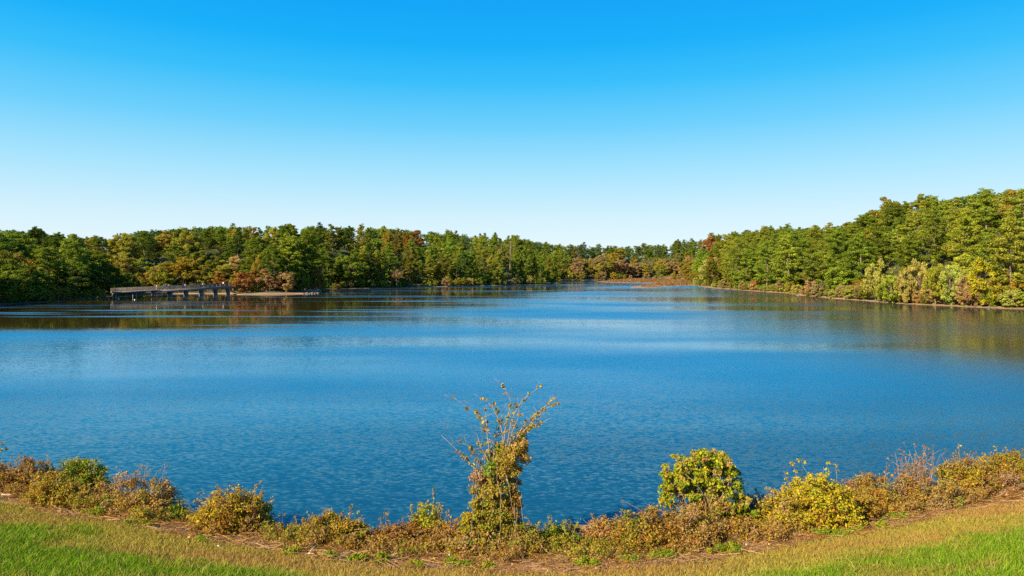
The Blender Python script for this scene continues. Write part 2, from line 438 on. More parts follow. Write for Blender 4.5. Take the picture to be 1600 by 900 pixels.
gc[:-1][gin] = (0.07, 0.06, 0.04)
fl_m = gin & (gz > -0.1); gc[:-1][fl_m] = mud
meadow = far_land & (px_all > 930) & (px_all < 1090) & (gd < 25) & (gz < 1.3); gc[:-1][meadow] = mud
bc, _, _ = bank_colour(gx, gy)
gc[:-1][gnear] = bc[gnear]
gc[:-1] *= (1 + 0.25 * vnoise(gx * 0.6, gy * 0.6, 31))[:, None]
gc[-1] = (0.13, 0.2, 0.02)
ground = link('ground', mesh_np('ground', V, [Q, T], [ground_mat()], np.clip(gc, 0.005, 1), smooth=True))
tag(ground, kind='structure')

wv = np.array([(-700, 5, 0), (700, 5, 0), (700, 900, 0), (-700, 900, 0)], float)
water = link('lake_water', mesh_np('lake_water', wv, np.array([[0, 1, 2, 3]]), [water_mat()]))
tag(water, kind='structure')

def ground_z(x, y): return float(height([x], [y])[0][0])

# ------------------------------------------------------------------ tree prototypes
def clump(mb, c, r, n, size, flat=0.7, outward=0.6, base=(1, 1, 1), var=0.25, aspect=0.55, shell=0.45):
    """a leafy clump: faces scattered through the outer part of a flattened ball"""
    d = rng.normal(size=(n, 3)); d /= np.linalg.norm(d, axis=1)[:, None]
    rr = r * (shell + (1 - shell) * rng.random(n)) ** 0.8
    p = np.asarray(c) + d * rr[:, None] * np.array([1, 1, flat])
    nr_ = d * outward + rng.normal(size=(n, 3)) * (1 - outward) + np.array([0, 0, 0.25])
    b = np.asarray(base) * (1 + rng.normal() * var * 0.6)
    col = np.clip(b[None] * (1 + rng.normal(size=(n, 1)) * var) * (1 + rng.normal(size=(n, 3)) * 0.06), 0.02, 3)
    mb.leaves(p, nr_, size * rng.uniform(0.6, 1.25, n), aspect, col)

def trunk_pts(H, top, bend, n=8):
    z = np.linspace(0, H * top, n); t = z / (H * top)
    a, b = rng.uniform(0, 6.28), rng.uniform(0, 6.28)
    return np.stack([bend * np.sin(t * 2.2) * np.cos(a) + .3 * bend * np.sin(t * 5 + b), bend * np.sin(t * 2.2) * np.sin(a), z], 1)

def pine(seed, base=0.34, R=5.2, dens=1.0):
    global rng; keep = rng; rng = np.random.default_rng(seed)
    H = 24.0; cr_ = MB(); tr = MB()
    tp = trunk_pts(H, 0.95, 0.6); tr.tube(tp, np.linspace(0.34, 0.05, len(tp)), 7)
    z = H * base; zt = H * 0.985
    lob = rng.uniform(0, 6.28); pw = rng.uniform(1.5, 2.6)
    while z < zt:
        t = (z / H - base) / (1 - base)
        prof = (0.68 + 0.9 * t if t < 0.3 else 0.95 * (1 - ((t - 0.3) / 0.74) ** pw))
        c0 = np.array([np.interp(z, tp[:, 2], tp[:, 0]), np.interp(z, tp[:, 2], tp[:, 1]), z])
        nb = rng.integers(3, 6) if t < 0.85 else 2
        for _ in range(nb):
            if rng.random() < 0.12: continue
            a = rng.uniform(0, 6.28); Lb = R * prof * rng.uniform(0.55, 1.18) * (1 + 0.15 * math.cos(a - lob))
            up = rng.uniform(-0.08, 0.28) + 0.5 * t
            tip = c0 + np.array([math.cos(a), math.sin(a), up]) * Lb
            mid = c0 * 0.5 + tip * 0.5 + np.array([0, 0, -0.08 * Lb])
            if Lb > 1.2: tr.tube([c0, mid, tip * 0.9 + c0 * 0.1], [0.09, 0.06, 0.02], 4, cap=False)
            for q in np.arange(0.4, 1.01, 0.28 if Lb > 2 else 0.5):
                cc = c0 + (tip - c0) * q + rng.normal(size=3) * 0.28
                clump(cr_, cc, rng.uniform(0.7, 1.25), int(62 * dens), 0.29, 0.58, 0.55, var=0.2, aspect=0.45)
        z += rng.uniform(0.55, 1.25)
    clump(cr_, tp[-1] + [0, 0, 0.3], 0.8, int(50 * dens), 0.32, 0.8)
    rng = keep
    return cr_.mesh('crown', [M_LEAF]), tr.mesh('trunk', [M_BARK], True), H

def broadleaf(seed, H=20.0, R=5.2, base=0.22, nc=80, per=165, size=0.33, sparse=0.0, limbs=9):
    global rng; keep = rng; rng = np.random.default_rng(seed)
    cr_ = MB(); tr = MB()
    tp = trunk_pts(H, 0.62, 0.5); tr.tube(tp, np.linspace(0.36, 0.12, len(tp)) * H / 20, 7)
    hz = H * (1 - base) / 2; cz = H * base + hz
    k1, k2 = rng.uniform(0, 6.28, 2)
    tips = []
    for _ in range(nc):
        d = rng.normal(size=3); d /= np.linalg.norm(d)
        th = math.atan2(d[1], d[0])
        lump = 1 + 0.16 * math.sin(2 * th + k1) + 0.14 * math.sin(3 * th + 4 * d[2] + k2)
        rr = rng.uniform(0.45, 0.95) ** 0.6 * lump
        wz = 1.0 if d[2] > 0 else 0.9
        c = np.array([d[0] * R * rr, d[1] * R * rr, cz + d[2] * hz * rr * wz])
        if rng.random() < sparse: continue
        tips.append(c)
        clump(cr_, c, rng.uniform(0.85, 1.6) * R / 5.2, per, size, 0.75, 0.6, var=0.18, aspect=0.62)
    for c in tips[::max(1, len(tips) // (limbs * 3))]:
        s0 = tp[rng.integers(2, len(tp))]
        tr.tube([s0, (s0 + c) / 2 + [0, 0, 0.5], c], np.array([0.13, 0.08, 0.03]) * H / 20, 4, cap=False)
    rng = keep
    return cr_.mesh('crown', [M_LEAF]), tr.mesh('trunk', [M_BARK], True), H

def bare_tree(seed, H=10.0, R=4.0, nl=26, leaf=14):
    """half-bare autumn tree: many fine twigs, thin remaining leaves"""
    global rng; keep = rng; rng = np.random.default_rng(seed)
    cr_ = MB(); tr = MB()
    for s in range(4):
        a = rng.uniform(0, 6.28); top = np.array([math.cos(a) * R * 0.45, math.sin(a) * R * 0.45, H * rng.uniform(0.75, 0.95)])
        pts = [np.zeros(3), top * [0.35, 0.35, 0.4], top * [0.7, 0.7, 0.75], top]
        tr.tube(pts, [0.13, 0.1, 0.06, 0.02], 5)
        for _ in range(nl):
            t = rng.uniform(0.25, 1.0); p0 = np.array(pts[1]) * (1 - t) + np.array(pts[3]) * t
            aa = rng.uniform(0, 6.28); ll = R * rng.uniform(0.3, 0.7)
            e = p0 + np.array([math.cos(aa), math.sin(aa), rng.uniform(0.0, 0.9)]) * ll
            tr.tube([p0, (p0 + e) / 2 + [0, 0, .15], e], [0.04, 0.03, 0.012], 3, cap=False)
            for w_ in range(4):
                cc = p0 + (e - p0) * rng.uniform(0.45, 1.05) + rng.normal(size=3) * 0.15
                clump(cr_, cc, 0.5, leaf, 0.2, 0.9, 0.3, var=0.25, aspect=0.5, shell=0.2)
    rng = keep
    return cr_.mesh('crown', [M_LEAF]), tr.mesh('trunk', [M_STEM], True), H

def dead_pine(seed, H=24.0):
    global rng; keep = rng; rng = np.random.default_rng(seed)
    cr_ = MB(); tr = MB(); tp = trunk_pts(H, 1.0, 0.4); tr.tube(tp, np.linspace(0.3, 0.05, len(tp)), 6)
    for z in np.arange(H * 0.35, H * 0.97, 0.55):
        c0 = np.array([np.interp(z, tp[:, 2], tp[:, 0]), np.interp(z, tp[:, 2], tp[:, 1]), z]); a = rng.uniform(0, 6.28)
        Lb = rng.uniform(1.0, 2.9) * (1.1 - 0.5 * z / H); e = c0 + np.array([math.cos(a), math.sin(a), rng.uniform(-.1, .45)]) * Lb
        tr.tube([c0, (c0 + e) / 2, e], [0.07, 0.05, 0.02], 4, cap=False)
        if rng.random() < 0.75: clump(cr_, e, 0.6, 9, 0.22, 0.8, 0.2, aspect=0.4)
    rng = keep
    return cr_.mesh('crown', [M_LEAF]), tr.mesh('trunk', [M_BARK], True), H

P_PINE = [pine(100 + s, base=b, R=r) for s, (b, r) in enumerate([(0.20, 5.2), (0.30, 4.8), (0.14, 5.6), (0.24, 4.6), (0.33, 5.4)])]
P_LOWPINE = [pine(130 + s, base=0.03, R=5.4) for s in range(3)]
P_BROAD = [broadleaf(200 + s, R=r, base=b) for s, (r, b) in enumerate([(6.0, .12), (6.8, .14), (5.4, .08), (6.4, .06)])]
P_SMALL = [broadleaf(240 + s, H=8.0, R=3.4, base=0.03, nc=64, per=120, size=0.19) for s in range(4)]
P_BARE = [bare_tree(260 + s) for s in range(3)]
P_DEADPINE = [dead_pine(280), dead_pine(281)]

def plant(proto, name, x, y, z, H, wide, rot, tint, cat, label, group, parts=True, bark=None):
    cm, tm, H0 = proto
    s = H / H0; sx = s * wide
    r = link(name, None, loc=(x, y, z)); r.rotation_euler = (0, 0, rot); r.scale = (sx, sx, s)
    tag(r, label, cat, group)
    c = link('crown', cm, r); c.color = (*tint, 1)
    link('trunk', tm, r)
    return r

# colour words of the autumn wood (foliage base colours)
TINT = {
    'deep green': (0.085, 0.132, 0.018), 'mid green': (0.175, 0.220, 0.022), 'bright green': (0.235, 0.275, 0.026), 'yellow-green': (0.305, 0.305, 0.032),
    'olive': (0.285, 0.245, 0.032), 'golden': (0.36, 0.255, 0.026), 'rust orange': (0.34, 0.160, 0.038), 'tan brown': (0.39, 0.265, 0.095), 'blue-green': (0.120, 0.175, 0.055),
    'pinkish brown': (0.38, 0.205, 0.120), 'bright yellow': (0.40, 0.36, 0.024), 'pale green': (0.40, 0.385, 0.075),
}
def tint_of(w, j=0.14):
    t = np.array(TINT[w]); return np.clip(t * (1 + rng.normal() * j) * (1 + rng.normal(size=3) * 0.06), 0.01, 0.9)

LAND = [(-99, 30, "at the left edge of the photo"), (30, 80, "in the shaded cove near the left edge"), (80, 130, "in the left cove above the ivy-hung shrub"),
        (130, 178, "just left of where the footbridge starts"), (178, 215, "behind the thin posts of the footbridge"), (215, 262, "behind the three people on the footbridge"),
        (262, 310, "behind the thick piers of the footbridge"), (310, 345, "beside the white gable behind the footbridge"), (345, 385, "at the right end of the footbridge"),
        (385, 440, "behind the root of the sandy spit"), (440, 500, "behind the tip of the sandy spit"), (500, 560, "in the dark hollow past the sandy spit"),
        (560, 620, "where the long pine point begins"), (620, 680, "on the pine point above the sprouting shrub"), (680, 735, "on the pine point left of the snag"),
        (735, 785, "on the pine point above the vine-covered snag"), (785, 815, "beside the dead pines on the point"), (815, 850, "near the end of the pine point"),
        (850, 885, "on the very tip of the pine point"), (885, 930, "in the far wood just past the pine point"), (930, 985, "behind the left part of the mudflat"),
        (985, 1035, "behind the middle of the mudflat"), (1035, 1085, "behind the right part of the mudflat"), (1085, 1130, "where the right shore begins"),
        (1130, 1170, "on the right shore left of the orange shrub"), (1170, 1210, "around the orange shrub on the right shore"), (1210, 1260, "left of the right shore's pinkish bush"),
        (1260, 1320, "behind the white-topped shore post"), (1320, 1370, "above the round dark shore pine"), (1370, 1420, "on the right shore above the pink twig shrub"),
        (1420, 1470, "where the right hill steepens"), (1470, 1520, "left of the bright yellow shore tree"), (1520, 1560, "above the bright yellow shore tree"),
        (1560, 1700, "at the right edge of the photo")]
def landmark(px):
    for a, b, t in LAND:
        if a <= px < b: return t
    return LAND[0][2] if px < 0 else LAND[-1][2]

# ------------------------------------------------------------------ the woods: darts on the land round the lake
cand = []
tries = rng.uniform((-330, 120), (330, 830), size=(26000, 2))
tz, td, ti, tn = height(tries[:, 0], tries[:, 1])
tpx = tries[:, 0] / tries[:, 1] * F + 800
acc = np.zeros((0, 3))
for (x, y), z, d, ins, near, px in zip(tries, tz, td, ti, tn, tpx):
    if ins or near or px < -70 or px > 1670 or d < 4.0: continue
    far_mid = 884 < px < 1084
    if d > (120 if far_mid else 88): continue
    if far_mid and d < 12 and px < 1060: continue
    if far_mid and y < 440: continue
    if 255 < px < 372 and d < 8: continue
    if 366 < px < 500 and d < 7: continue
    if 1235 < px < 1335 and d < 9: continue
    sp = (.85 if 560 < px < 884 and d < 18 else 1.12 if d > 18 else 1.0) * (1.2 if d > 45 else 1.0) * (.78 if px < 560 else 1.0) * (6.6 + 5.0 * min(1, d / 32)) * (1.2 if y > 420 else 1.0)
    if len(acc):
        if (np.hypot(acc[:, 0] - x, acc[:, 1] - y) < np.maximum(sp, acc[:, 2]) * 0.92).any(): continue
    acc = np.vstack([acc, [x, y, sp]])
    cand.append((x, y, z, d, px))

TREES = []   # records, labelled after all are known
def pick(opts):
    w = np.array([b for _, b in opts], float); return opts[int(rng.choice(len(opts), p=w / w.sum()))][0]
for x, y, z, d, px in cand:
    zmax = CAM_H + (HY - skyline(px) - rng.uniform(-4, 8)) * y / F
    far_mid = 884 < px < 1084
    front = d < 15; back = d > 48
    if far_mid:
        kind = 'broad' if d < 48 else 'pine'
    elif px < 175: kind = pick([('pine', .45), ('broad', .55)])
    elif px < 375: kind = 'broad' if d < 22 else pick([('pine', .4), ('broad', .6)])
    elif px < 560: kind = pick([('pine', .6), ('broad', .4)])
    elif px < 884: kind = 'lowpine' if front and rng.random() < .45 else pick([('pine', .9), ('broad', .1)])
    elif px < 1370: kind = 'lowpine' if front and rng.random() < .5 else pick([('pine', .86), ('broad', .14)])
    else: kind = pick([('pine', .88), ('broad', .12)])
    if kind == 'broad':
        Hh = rng.uniform(11, 17)
        if far_mid: word = pick([('tan brown', .5), ('olive', .4), ('golden', .12)]); Hh = rng.uniform(13, 18)
        elif px < 175: word = pick([('mid green', .35), ('deep green', .3), ('olive', .22), ('golden', .08), ('tan brown', .06)])
        elif px < 375: word = pick([('golden', .16), ('olive', .32), ('yellow-green', .2), ('mid green', .25), ('rust orange', .06), ('tan brown', .09)]); Hh = rng.uniform(9, 13) if d < 22 else Hh
        elif px < 560: word = pick([('mid green', .5), ('yellow-green', .2), ('olive', .2), ('golden', .05)])
        else: word = pick([('olive', .3), ('yellow-green', .35), ('mid green', .25), ('rust orange', .08)])
    else:
        Hh = rng.uniform(15, 22)
        if far_mid: word = pick([('blue-green', .5), ('mid green', .4), ('olive', .1)])
        elif px < 560: word = pick([('deep green', .3), ('mid green', .5), ('bright green', .2)])
        elif px < 884: word = pick([('mid green', .4), ('bright green', .35), ('olive', .2), ('deep green', .1)])
        elif px < 1370: word = pick([('bright green', .45), ('yellow-green', .25), ('mid green', .25)])
        else: word = pick([('yellow-green', .4), ('bright green', .4), ('mid green', .2)])
    if px < 540: Hh *= .78                                   # smaller trees climb the left slope in tiers
    if far_mid and d < 46: zmax = min(zmax, CAM_H + (HY - rng.uniform(399, 407)) * y / F)
    room = zmax - z
    if d > 40 and not (far_mid and d < 46): Hh = max(Hh * .85, min(room, 15 if px < 540 else 24) * rng.uniform(.93, 1.0))
    if 112 < px < 235 and d < 16: Hh = min(Hh, rng.uniform(8, 13))
    if front and kind != 'broad': Hh = rng.uniform(14, 24)
    if px > 1330 and d < 12: continue                       # low growth is planted there instead
    if px > 1340 and d < 24: Hh *= 0.85
    Hh = min(Hh, room)
    if Hh < 5: continue
    TREES.append(dict(x=x, y=y, z=z, d=d, px=px, H=Hh, kind=kind, word=word, row='front' if front else 'back' if back else 'mid'))

# explicit, recognisable trees and shore shrubs: photo column, row of the foot, row of the top, width in photo pixels, kind, colour, label
def shore_point(px, yb):
    Y = depth_of(yb)
    X = (px - 800) / F * Y
    for _ in range(40):
        z, d, ins, near = height([X], [Y])
        if not ins[0]: break
        Y += 1.0; X = (px - 800) / F * Y
    return X, Y, float(z[0])
SPECIAL = [
    (403, 458, 400, 24, 'broad', 'golden', 'tree', 'golden yellow tree rising behind the rusty shrubs of the sandy spit'),
    (385, 459.2, 423, 42, 'small', 'rust orange', 'shrub', 'rust orange rounded shrub where the footbridge meets the spit'),
    (422, 459.0, 422, 38, 'small', 'pinkish brown', 'shrub', 'pinkish brown thin shrub in the middle of the sandy spit'),
    (446, 458.9, 423, 34, 'small', 'tan brown', 'shrub', 'brown rounded shrub at the outer end of the sandy spit'),
    (400, 459, 436, 24, 'small', 'yellow-green', 'shrub', 'low yellow-green shrub between the rusty shrubs of the spit'),
    (432, 458, 408, 20, 'lowpine', 'mid green', 'pine', 'small dense green pine behind the rusty spit shrubs'),
    (448, 457, 365, 46, 'pine', 'bright green', 'pine', 'tall long-trunked pine standing over the sandy spit'),
    (478, 456, 362, 50, 'pine', 'mid green', 'pine', 'tall broad pine at the right end of the sandy spit'),
    (470, 457.5, 420, 34, 'small', 'mid green', 'shrub', 'green bushy shrub under the tall pines of the spit'),
    (494, 456, 414, 22, 'small', 'rust orange', 'shrub', 'rusty thin tree hanging over the spit tip'),
    (503, 455, 432, 16, 'small', 'bright yellow', 'shrub', 'small bright yellow bush at the edge of the dark hollow'),
    (287, 457, 405, 56, 'bare', 'golden', 'tree', 'golden half-bare tree behind the middle of the footbridge'),
    (262, 457, 412, 44, 'broad', 'golden', 'tree', 'golden brown tree left of middle behind the footbridge'),
    (305, 457, 408, 40, 'broad', 'olive', 'tree', 'olive gold tree behind the fifth footbridge pier'),
    (352, 457, 415, 50, 'broad', 'olive', 'tree', 'olive gold spreading tree behind the right end of the footbridge'),
    (365, 457.5, 432, 20, 'small', 'yellow-green', 'shrub', 'bright yellow-green bush over the right bridge landing'),
    (326, 448, 376, 46, 'broad', 'golden', 'tree', 'slim golden green tree above the white gable'),
    (234, 451, 378, 34, 'broad', 'rust orange', 'tree', 'rust topped tree on the slope behind the bridge walkers'),
    (203, 451, 387, 36, 'bare', 'pinkish brown', 'tree', 'pinkish half-bare tree above the thin-posted bridge end'),
    (155, 456, 388, 40, 'broad', 'olive', 'tree', 'round olive tree standing out left of the footbridge'),
    (95, 458, 392, 44, 'broad', 'olive', 'tree', 'round golden olive tree in the left cove'),
    (620, 450, 422, 24, 'bare', 'tan brown', 'shrub', 'bare brown bush at the waterline of the pine point'),
    (786, 443.6, 379, 24, 'deadpine', 'pinkish brown', 'pine', 'taller of the two dead grey pines on the point'),
    (797, 443.4, 377, 26, 'deadpine', 'pinkish brown', 'pine', 'second dead grey pine, just right of the tallest one'),
    (965, 437, 428, 20, 'small', 'bright green', 'shrub', 'low bright green bush at the back edge of the mudflat'),
    (1183, 454.5, 434, 18, 'small', 'rust orange', 'shrub', 'orange rounded shrub on the right shore'),
    (1272, 458, 424, 42, 'bare', 'pinkish brown', 'shrub', 'pinkish pale bush among the right shore pines'),
    (1310, 460, 420, 38, 'lowpine', 'deep green', 'pine', 'round dark low pine behind the right shore path'),
    (1108, 447, 405, 34, 'small', 'pale green', 'shrub', 'pale tan-green willow bush at the root of the right shore'),
    (1345, 467, 438, 34, 'bare', 'golden', 'shrub', 'brownish gold bush right of the shore path'),
    (1368, 471, 408, 34, 'small', 'pale green', 'tree', 'pale green sapling left of the right hill foot'),
    (1395, 474, 428, 32, 'small', 'yellow-green', 'shrub', 'yellow-green bush low on the right shore'),
    (1415, 475, 418, 28, 'small', 'pale green', 'tree', 'pale silvery sapling low on the right shore'),
    (1436, 475, 404, 36, 'small', 'pale green', 'tree', 'tall pale silvery-leaved tree on the right shore'),
    (1462, 477, 408, 34, 'small', 'yellow-green', 'tree', 'light yellow-green tree beside the silvery one'),
    (1487, 478, 412, 36, 'small', 'pale green', 'tree', 'pale pinkish-green tree left of the bright yellow one'),
    (1510, 479, 430, 30, 'small', 'tan brown', 'shrub', 'tan leaved shrub at the foot of the bright yellow tree'),
    (1536, 480, 402, 52, 'small', 'bright yellow', 'tree', 'bright yellow leafy tree on the right shore'),
    (1565, 481, 420, 34, 'small', 'olive', 'tree', 'olive brown thin tree right of the bright yellow one'),
    (1592, 482, 428, 34, 'small', 'golden', 'tree', 'yellow gold bush cut by the right edge of the photo'),
    (1582, 482, 332, 66, 'pine', 'yellow-green', 'pine', 'large light green pine near the right edge with bare lower trunk'),
]
PROTO = {'pine': P_PINE, 'lowpine': P_LOWPINE, 'broad': P_BROAD, 'small': P_SMALL, 'bare': P_BARE, 'deadpine': P_DEADPINE}
NAME = {'pine': 'pine_tree', 'lowpine': 'pine_tree', 'broad': 'broadleaf_tree', 'deadpine': 'dead_pine'}
WIDE0 = {'pine': 10.4, 'lowpine': 11, 'broad': 12.4, 'small': 7.2, 'bare': 7.5, 'deadpine': 4.5}
for q, (px, yb, yt, wpx, kind, word, cat, label) in enumerate(SPECIAL):
    X, Y, z = shore_point(px, yb)
    H = CAM_H + (HY - yt) * Y / F - z
    pr = PROTO[kind][q % len(PROTO[kind])]
    wide = (wpx * Y / F) / (WIDE0[kind] * H / pr[2])
    nm = NAME.get(kind, 'autumn_shrub' if cat == 'shrub' else 'small_tree')
    plant(pr, nm, X, Y, z - 0.1, H, wide, rng.uniform(0, 6.28), tint_of(word, 0.05), cat, label, None)

def ordinal(i_, n):
    if n == 1: return ''
    if n == 2: return ('left-hand ', 'right-hand ')[i_]
    if n % 2 and i_ == n // 2: return 'middle '
    w = ('leftmost ', 'second from left ', 'third from left ', 'fourth from left ', 'fifth from left ')
    v = ('rightmost ', 'second from right ', 'third from right ', 'fourth from right ', 'fifth from right ')
    k_ = min(i_, n - 1 - i_)
    return '' if k_ > 4 else (w[k_] if i_ < n / 2 else v[k_])
KW = {'pine': 'pine', 'lowpine': 'low-branched pine', 'broad': 'leafy tree'}
RW = {'front': 'shoreline', 'mid': 'mid-slope', 'back': 'skyline'}
by = {}
for t in TREES:
    t['key'] = (t['word'], t['kind'], t['row'], landmark(t['px'])); by.setdefault(t['key'], []).append(t)
for key, ts in by.items():
    w, kd, row, lm = key
    base = f"{w} {RW[row]} {KW[kd]} {lm}"
    ts.sort(key=lambda t: t['px'])
    for i_, t in enumerate(ts):
        t['label'] = ordinal(i_, len(ts)) + base; t['group'] = f"{RW[row]} {KW[kd]}s {lm}"
for t in TREES:
    pl = PROTO[t['kind']]
    pr = pl[int(rng.integers(len(pl)))]
    wide = rng.uniform(1.1, 1.45) * (18 / max(t['H'], 10)) ** .3
    if 560 < t['px'] < 884 and t['kind'] != 'broad': wide *= .78
    if t['kind'] == 'broad': wide = min(1.45, wide)
    if t['px'] < 560: wide *= .95
    cat = 'pine' if t['kind'] != 'broad' else 'tree'
    plant(pr, NAME[t['kind']], t['x'], t['y'], t['z'] - 0.15, t['H'], wide, rng.uniform(0, 6.28), tint_of(t['word']), cat, t['label'], t['group'])
print('trees', len(TREES), {k_: sum(1 for t in TREES if t['kind'] == k_) for k_ in KW})

# young trees filling the slope between the tall ones
YT = []
tr2 = rng.uniform((-330, 120), (330, 830), size=(9000, 2)); z2, d2, i2, n2 = height(tr2[:, 0], tr2[:, 1]); p2 = tr2[:, 0] / tr2[:, 1] * F + 800
ac2 = np.zeros((0, 2))
for (x, y), z, d, ins, near, px in zip(tr2, z2, d2, i2, n2, p2):
    if ins or near or not -40 < px < 1640 or not 6 < d < 52 or (884 < px < 1060 and (d < 14 or y < 440)) or len(YT) >= 230: continue
    if (255 < px < 500 and d < 16) or (1235 < px < 1335 and d < 9): continue
    if len(acc) and (np.hypot(acc[:, 0] - x, acc[:, 1] - y) < 2.5).any(): continue
    if len(ac2) and (np.hypot(ac2[:, 0] - x, ac2[:, 1] - y) < 8).any(): continue
    ac2 = np.vstack([ac2, [x, y]])
    w = pick([('tan brown', .4), ('olive', .35), ('golden', .15)]) if 884 < px < 1084 else pick([('olive', .3), ('golden', .2), ('yellow-green', .25), ('mid green', .25)]) if px < 560 else pick([('mid green', .35), ('yellow-green', .35), ('olive', .2), ('bright green', .2)])
    YT.append((px, x, y, z, rng.uniform(6, 11), w, 'shore' if d < 18 else 'slope'))
yb_ = {}
for u in YT: yb_.setdefault((u[5], 'hillside', landmark(u[0])), []).append(u)
for (w, row, lm), us in yb_.items():
    us.sort()
    us = us[:10]
    for i_, (px, x, y, z, H, _, _r) in enumerate(us):
        plant(P_SMALL[int(rng.integers(4))], 'young_tree', x, y, z - .15, H, rng.uniform(.95, 1.35), rng.uniform(0, 6.28), tint_of(w), 'young tree', ordinal(i_, len(us)) + f"{w} young tree {lm}", f"{row} young trees {lm}")

# leafy undergrowth on the slopes of the wood
mb = MB(); tr3 = rng.uniform((-330, 120), (330, 830), size=(30000, 2)); z3, d3, i3, n3 = height(tr3[:, 0], tr3[:, 1]); p3 = tr3[:, 0] / tr3[:, 1] * F + 800; k3 = 0
for (x, y), z, d, ins, near, px in zip(tr3, z3, d3, i3, n3, p3):
    if ins or near or not -60 < px < 1660 or not 5 < d < 112 or (884 < px < 1084 and (d < 12 or y < 440)) or (255 < px < 500 and d < 12) or (1235 < px < 1335 and d < 8): continue
    k3 += 1
    clump(mb, (x, y, z + rng.uniform(.6, 2.0)), rng.uniform(1.3, 2.6), 20, .5, .7, .6, np.array(TINT[('deep green', 'mid green', 'olive', 'deep green', 'yellow-green')[k3 % 5]]) * .8, .2)
    if k3 > 6500: break
o = mb.build('wood_undergrowth', [M_BUSH]); tag(o, 'leafy undergrowth covering the slopes under the trees', kind='stuff')

# low growth along the far shores
UND = []
for seg, n_, lo, hi, words in [((-40, 175), 16, 2.5, 5, ['deep green', 'mid green', 'olive']), ((175, 365), 10, 2.5, 4.5, ['olive', 'tan brown', 'mid green']), ((508, 870), 40, 2.0, 5.5, ['mid green', 'yellow-green', 'olive', 'tan brown', 'pale green']),
                               ((886, 1080), 14, 4, 8, ['tan brown', 'olive', 'golden']), ((1088, 1345), 34, 2.0, 5.0, ['yellow-green', 'olive', 'pale green', 'tan brown']), ((1350, 1640), 30, 2.5, 6, ['pale green', 'yellow-green', 'tan brown', 'bright green'])]:
    for px in np.linspace(seg[0], seg[1], n_) + rng.uniform(-6, 6, n_):
        D = depth_of(np.interp(px, [p[0] for p in far_px], [p[1] for p in far_px]))
        Y = D + rng.uniform(1.5, 5); X = (px - 800) / F * Y
        z, d, ins, near = height([X], [Y])
        if ins[0] or z[0] < 0.15: Y += 5; X = (px - 800) / F * Y; z, d, ins, near = height([X], [Y])
        if ins[0]: continue
        UND.append((px, X, Y, float(z[0]), rng.uniform(lo, hi), words[int(rng.integers(len(words)))]))
ub = {}
for u in UND: ub.setdefault((u[5], landmark(u[0])), []).append(u)
for (w, lm), us in ub.items():
    us.sort()
    for i_, (px, X, Y, z, H, _) in enumerate(us):
        base = ordinal(i_, len(us)) + f"{w} shore bush {lm}"
        plant(P_SMALL[int(rng.integers(4))], 'shore_bush', X, Y, z - 0.15, H, rng.uniform(0.9, 1.4), rng.uniform(0, 6.28), tint_of(w), 'bush', base, f"low waterline bushes {lm}")

# the wood goes on past the left edge of the photo (it shades the cove)
mb = MB()
rk = np.random.default_rng(55)
me0 = P_BROAD[0][0]; nv = len(me0.vertices); co = np.zeros(nv * 3, np.float32); me0.vertices.foreach_get('co', co); co = co.reshape(-1, 3)
for _ in range(26):
    px = rk.uniform(-420, -75); D = depth_of(np.interp(px, [p[0] for p in far_px], [p[1] for p in far_px])); Y = D + rk.uniform(4, 30); X = (px - 800) / F * Y
    z = ground_z(X, Y); s_ = rk.uniform(.6, .85); a = rk.uniform(0, 6.28)
    v = co * s_; v = np.stack([v[:, 0] * math.cos(a) - v[:, 1] * math.sin(a), v[:, 0] * math.sin(a) + v[:, 1] * math.cos(a), v[:, 2]], 1) + [X, Y, z - 0.5]
    mb.add(v, np.arange(nv).reshape(-1, 4), None, np.array(TINT['deep green']) * rk.uniform(0.8, 1.3))
o = mb.build('woodland', [M_BUSH]); tag(o, 'dense wood going on along the left shore past the photo edge', kind='stuff')
# and on behind the last trees one can tell apart
mb = MB(); nb_ = 0
while nb_ < 430:
    x, y = rk.uniform(-400, 420), rk.uniform(170, 900); px = x / y * F + 800
    if not -60 < px < 1660: continue
    z_, d_, i_, n_ = height([x], [y]); mid_ = 884 < px < 1084
    if i_[0] or n_[0] or not (118 if mid_ else 84) < d_[0] < (165 if mid_ else 118): continue
    H_ = CAM_H + (HY - skyline(px) - rk.uniform(2, 7)) * y / F - z_[0]; nb_ += 1
    if H_ < 6: continue
    base_ = np.array(TINT[('deep green', 'mid green', 'blue-green')[nb_ % 3]])
    for q in range(28):
        t_ = rk.random(); a_ = rk.uniform(0, 6.28); r_ = 6.2 * math.sqrt(max(.05, 1 - (t_ * 1.02 - .15) ** 2)) * rk.uniform(.5, 1) * (1.0 - .35 * t_)
        clump(mb, (x + r_ * math.cos(a_), y + r_ * math.sin(a_), z_[0] + H_ * (.1 + .86 * t_)), rk.uniform(1.3, 2.2), 22, .7, .7, .6, base_, .2)
o = mb.build('far_wood', [M_BUSH]); tag(o, 'far part of the wood seen only between the last tree tops', kind='stuff')

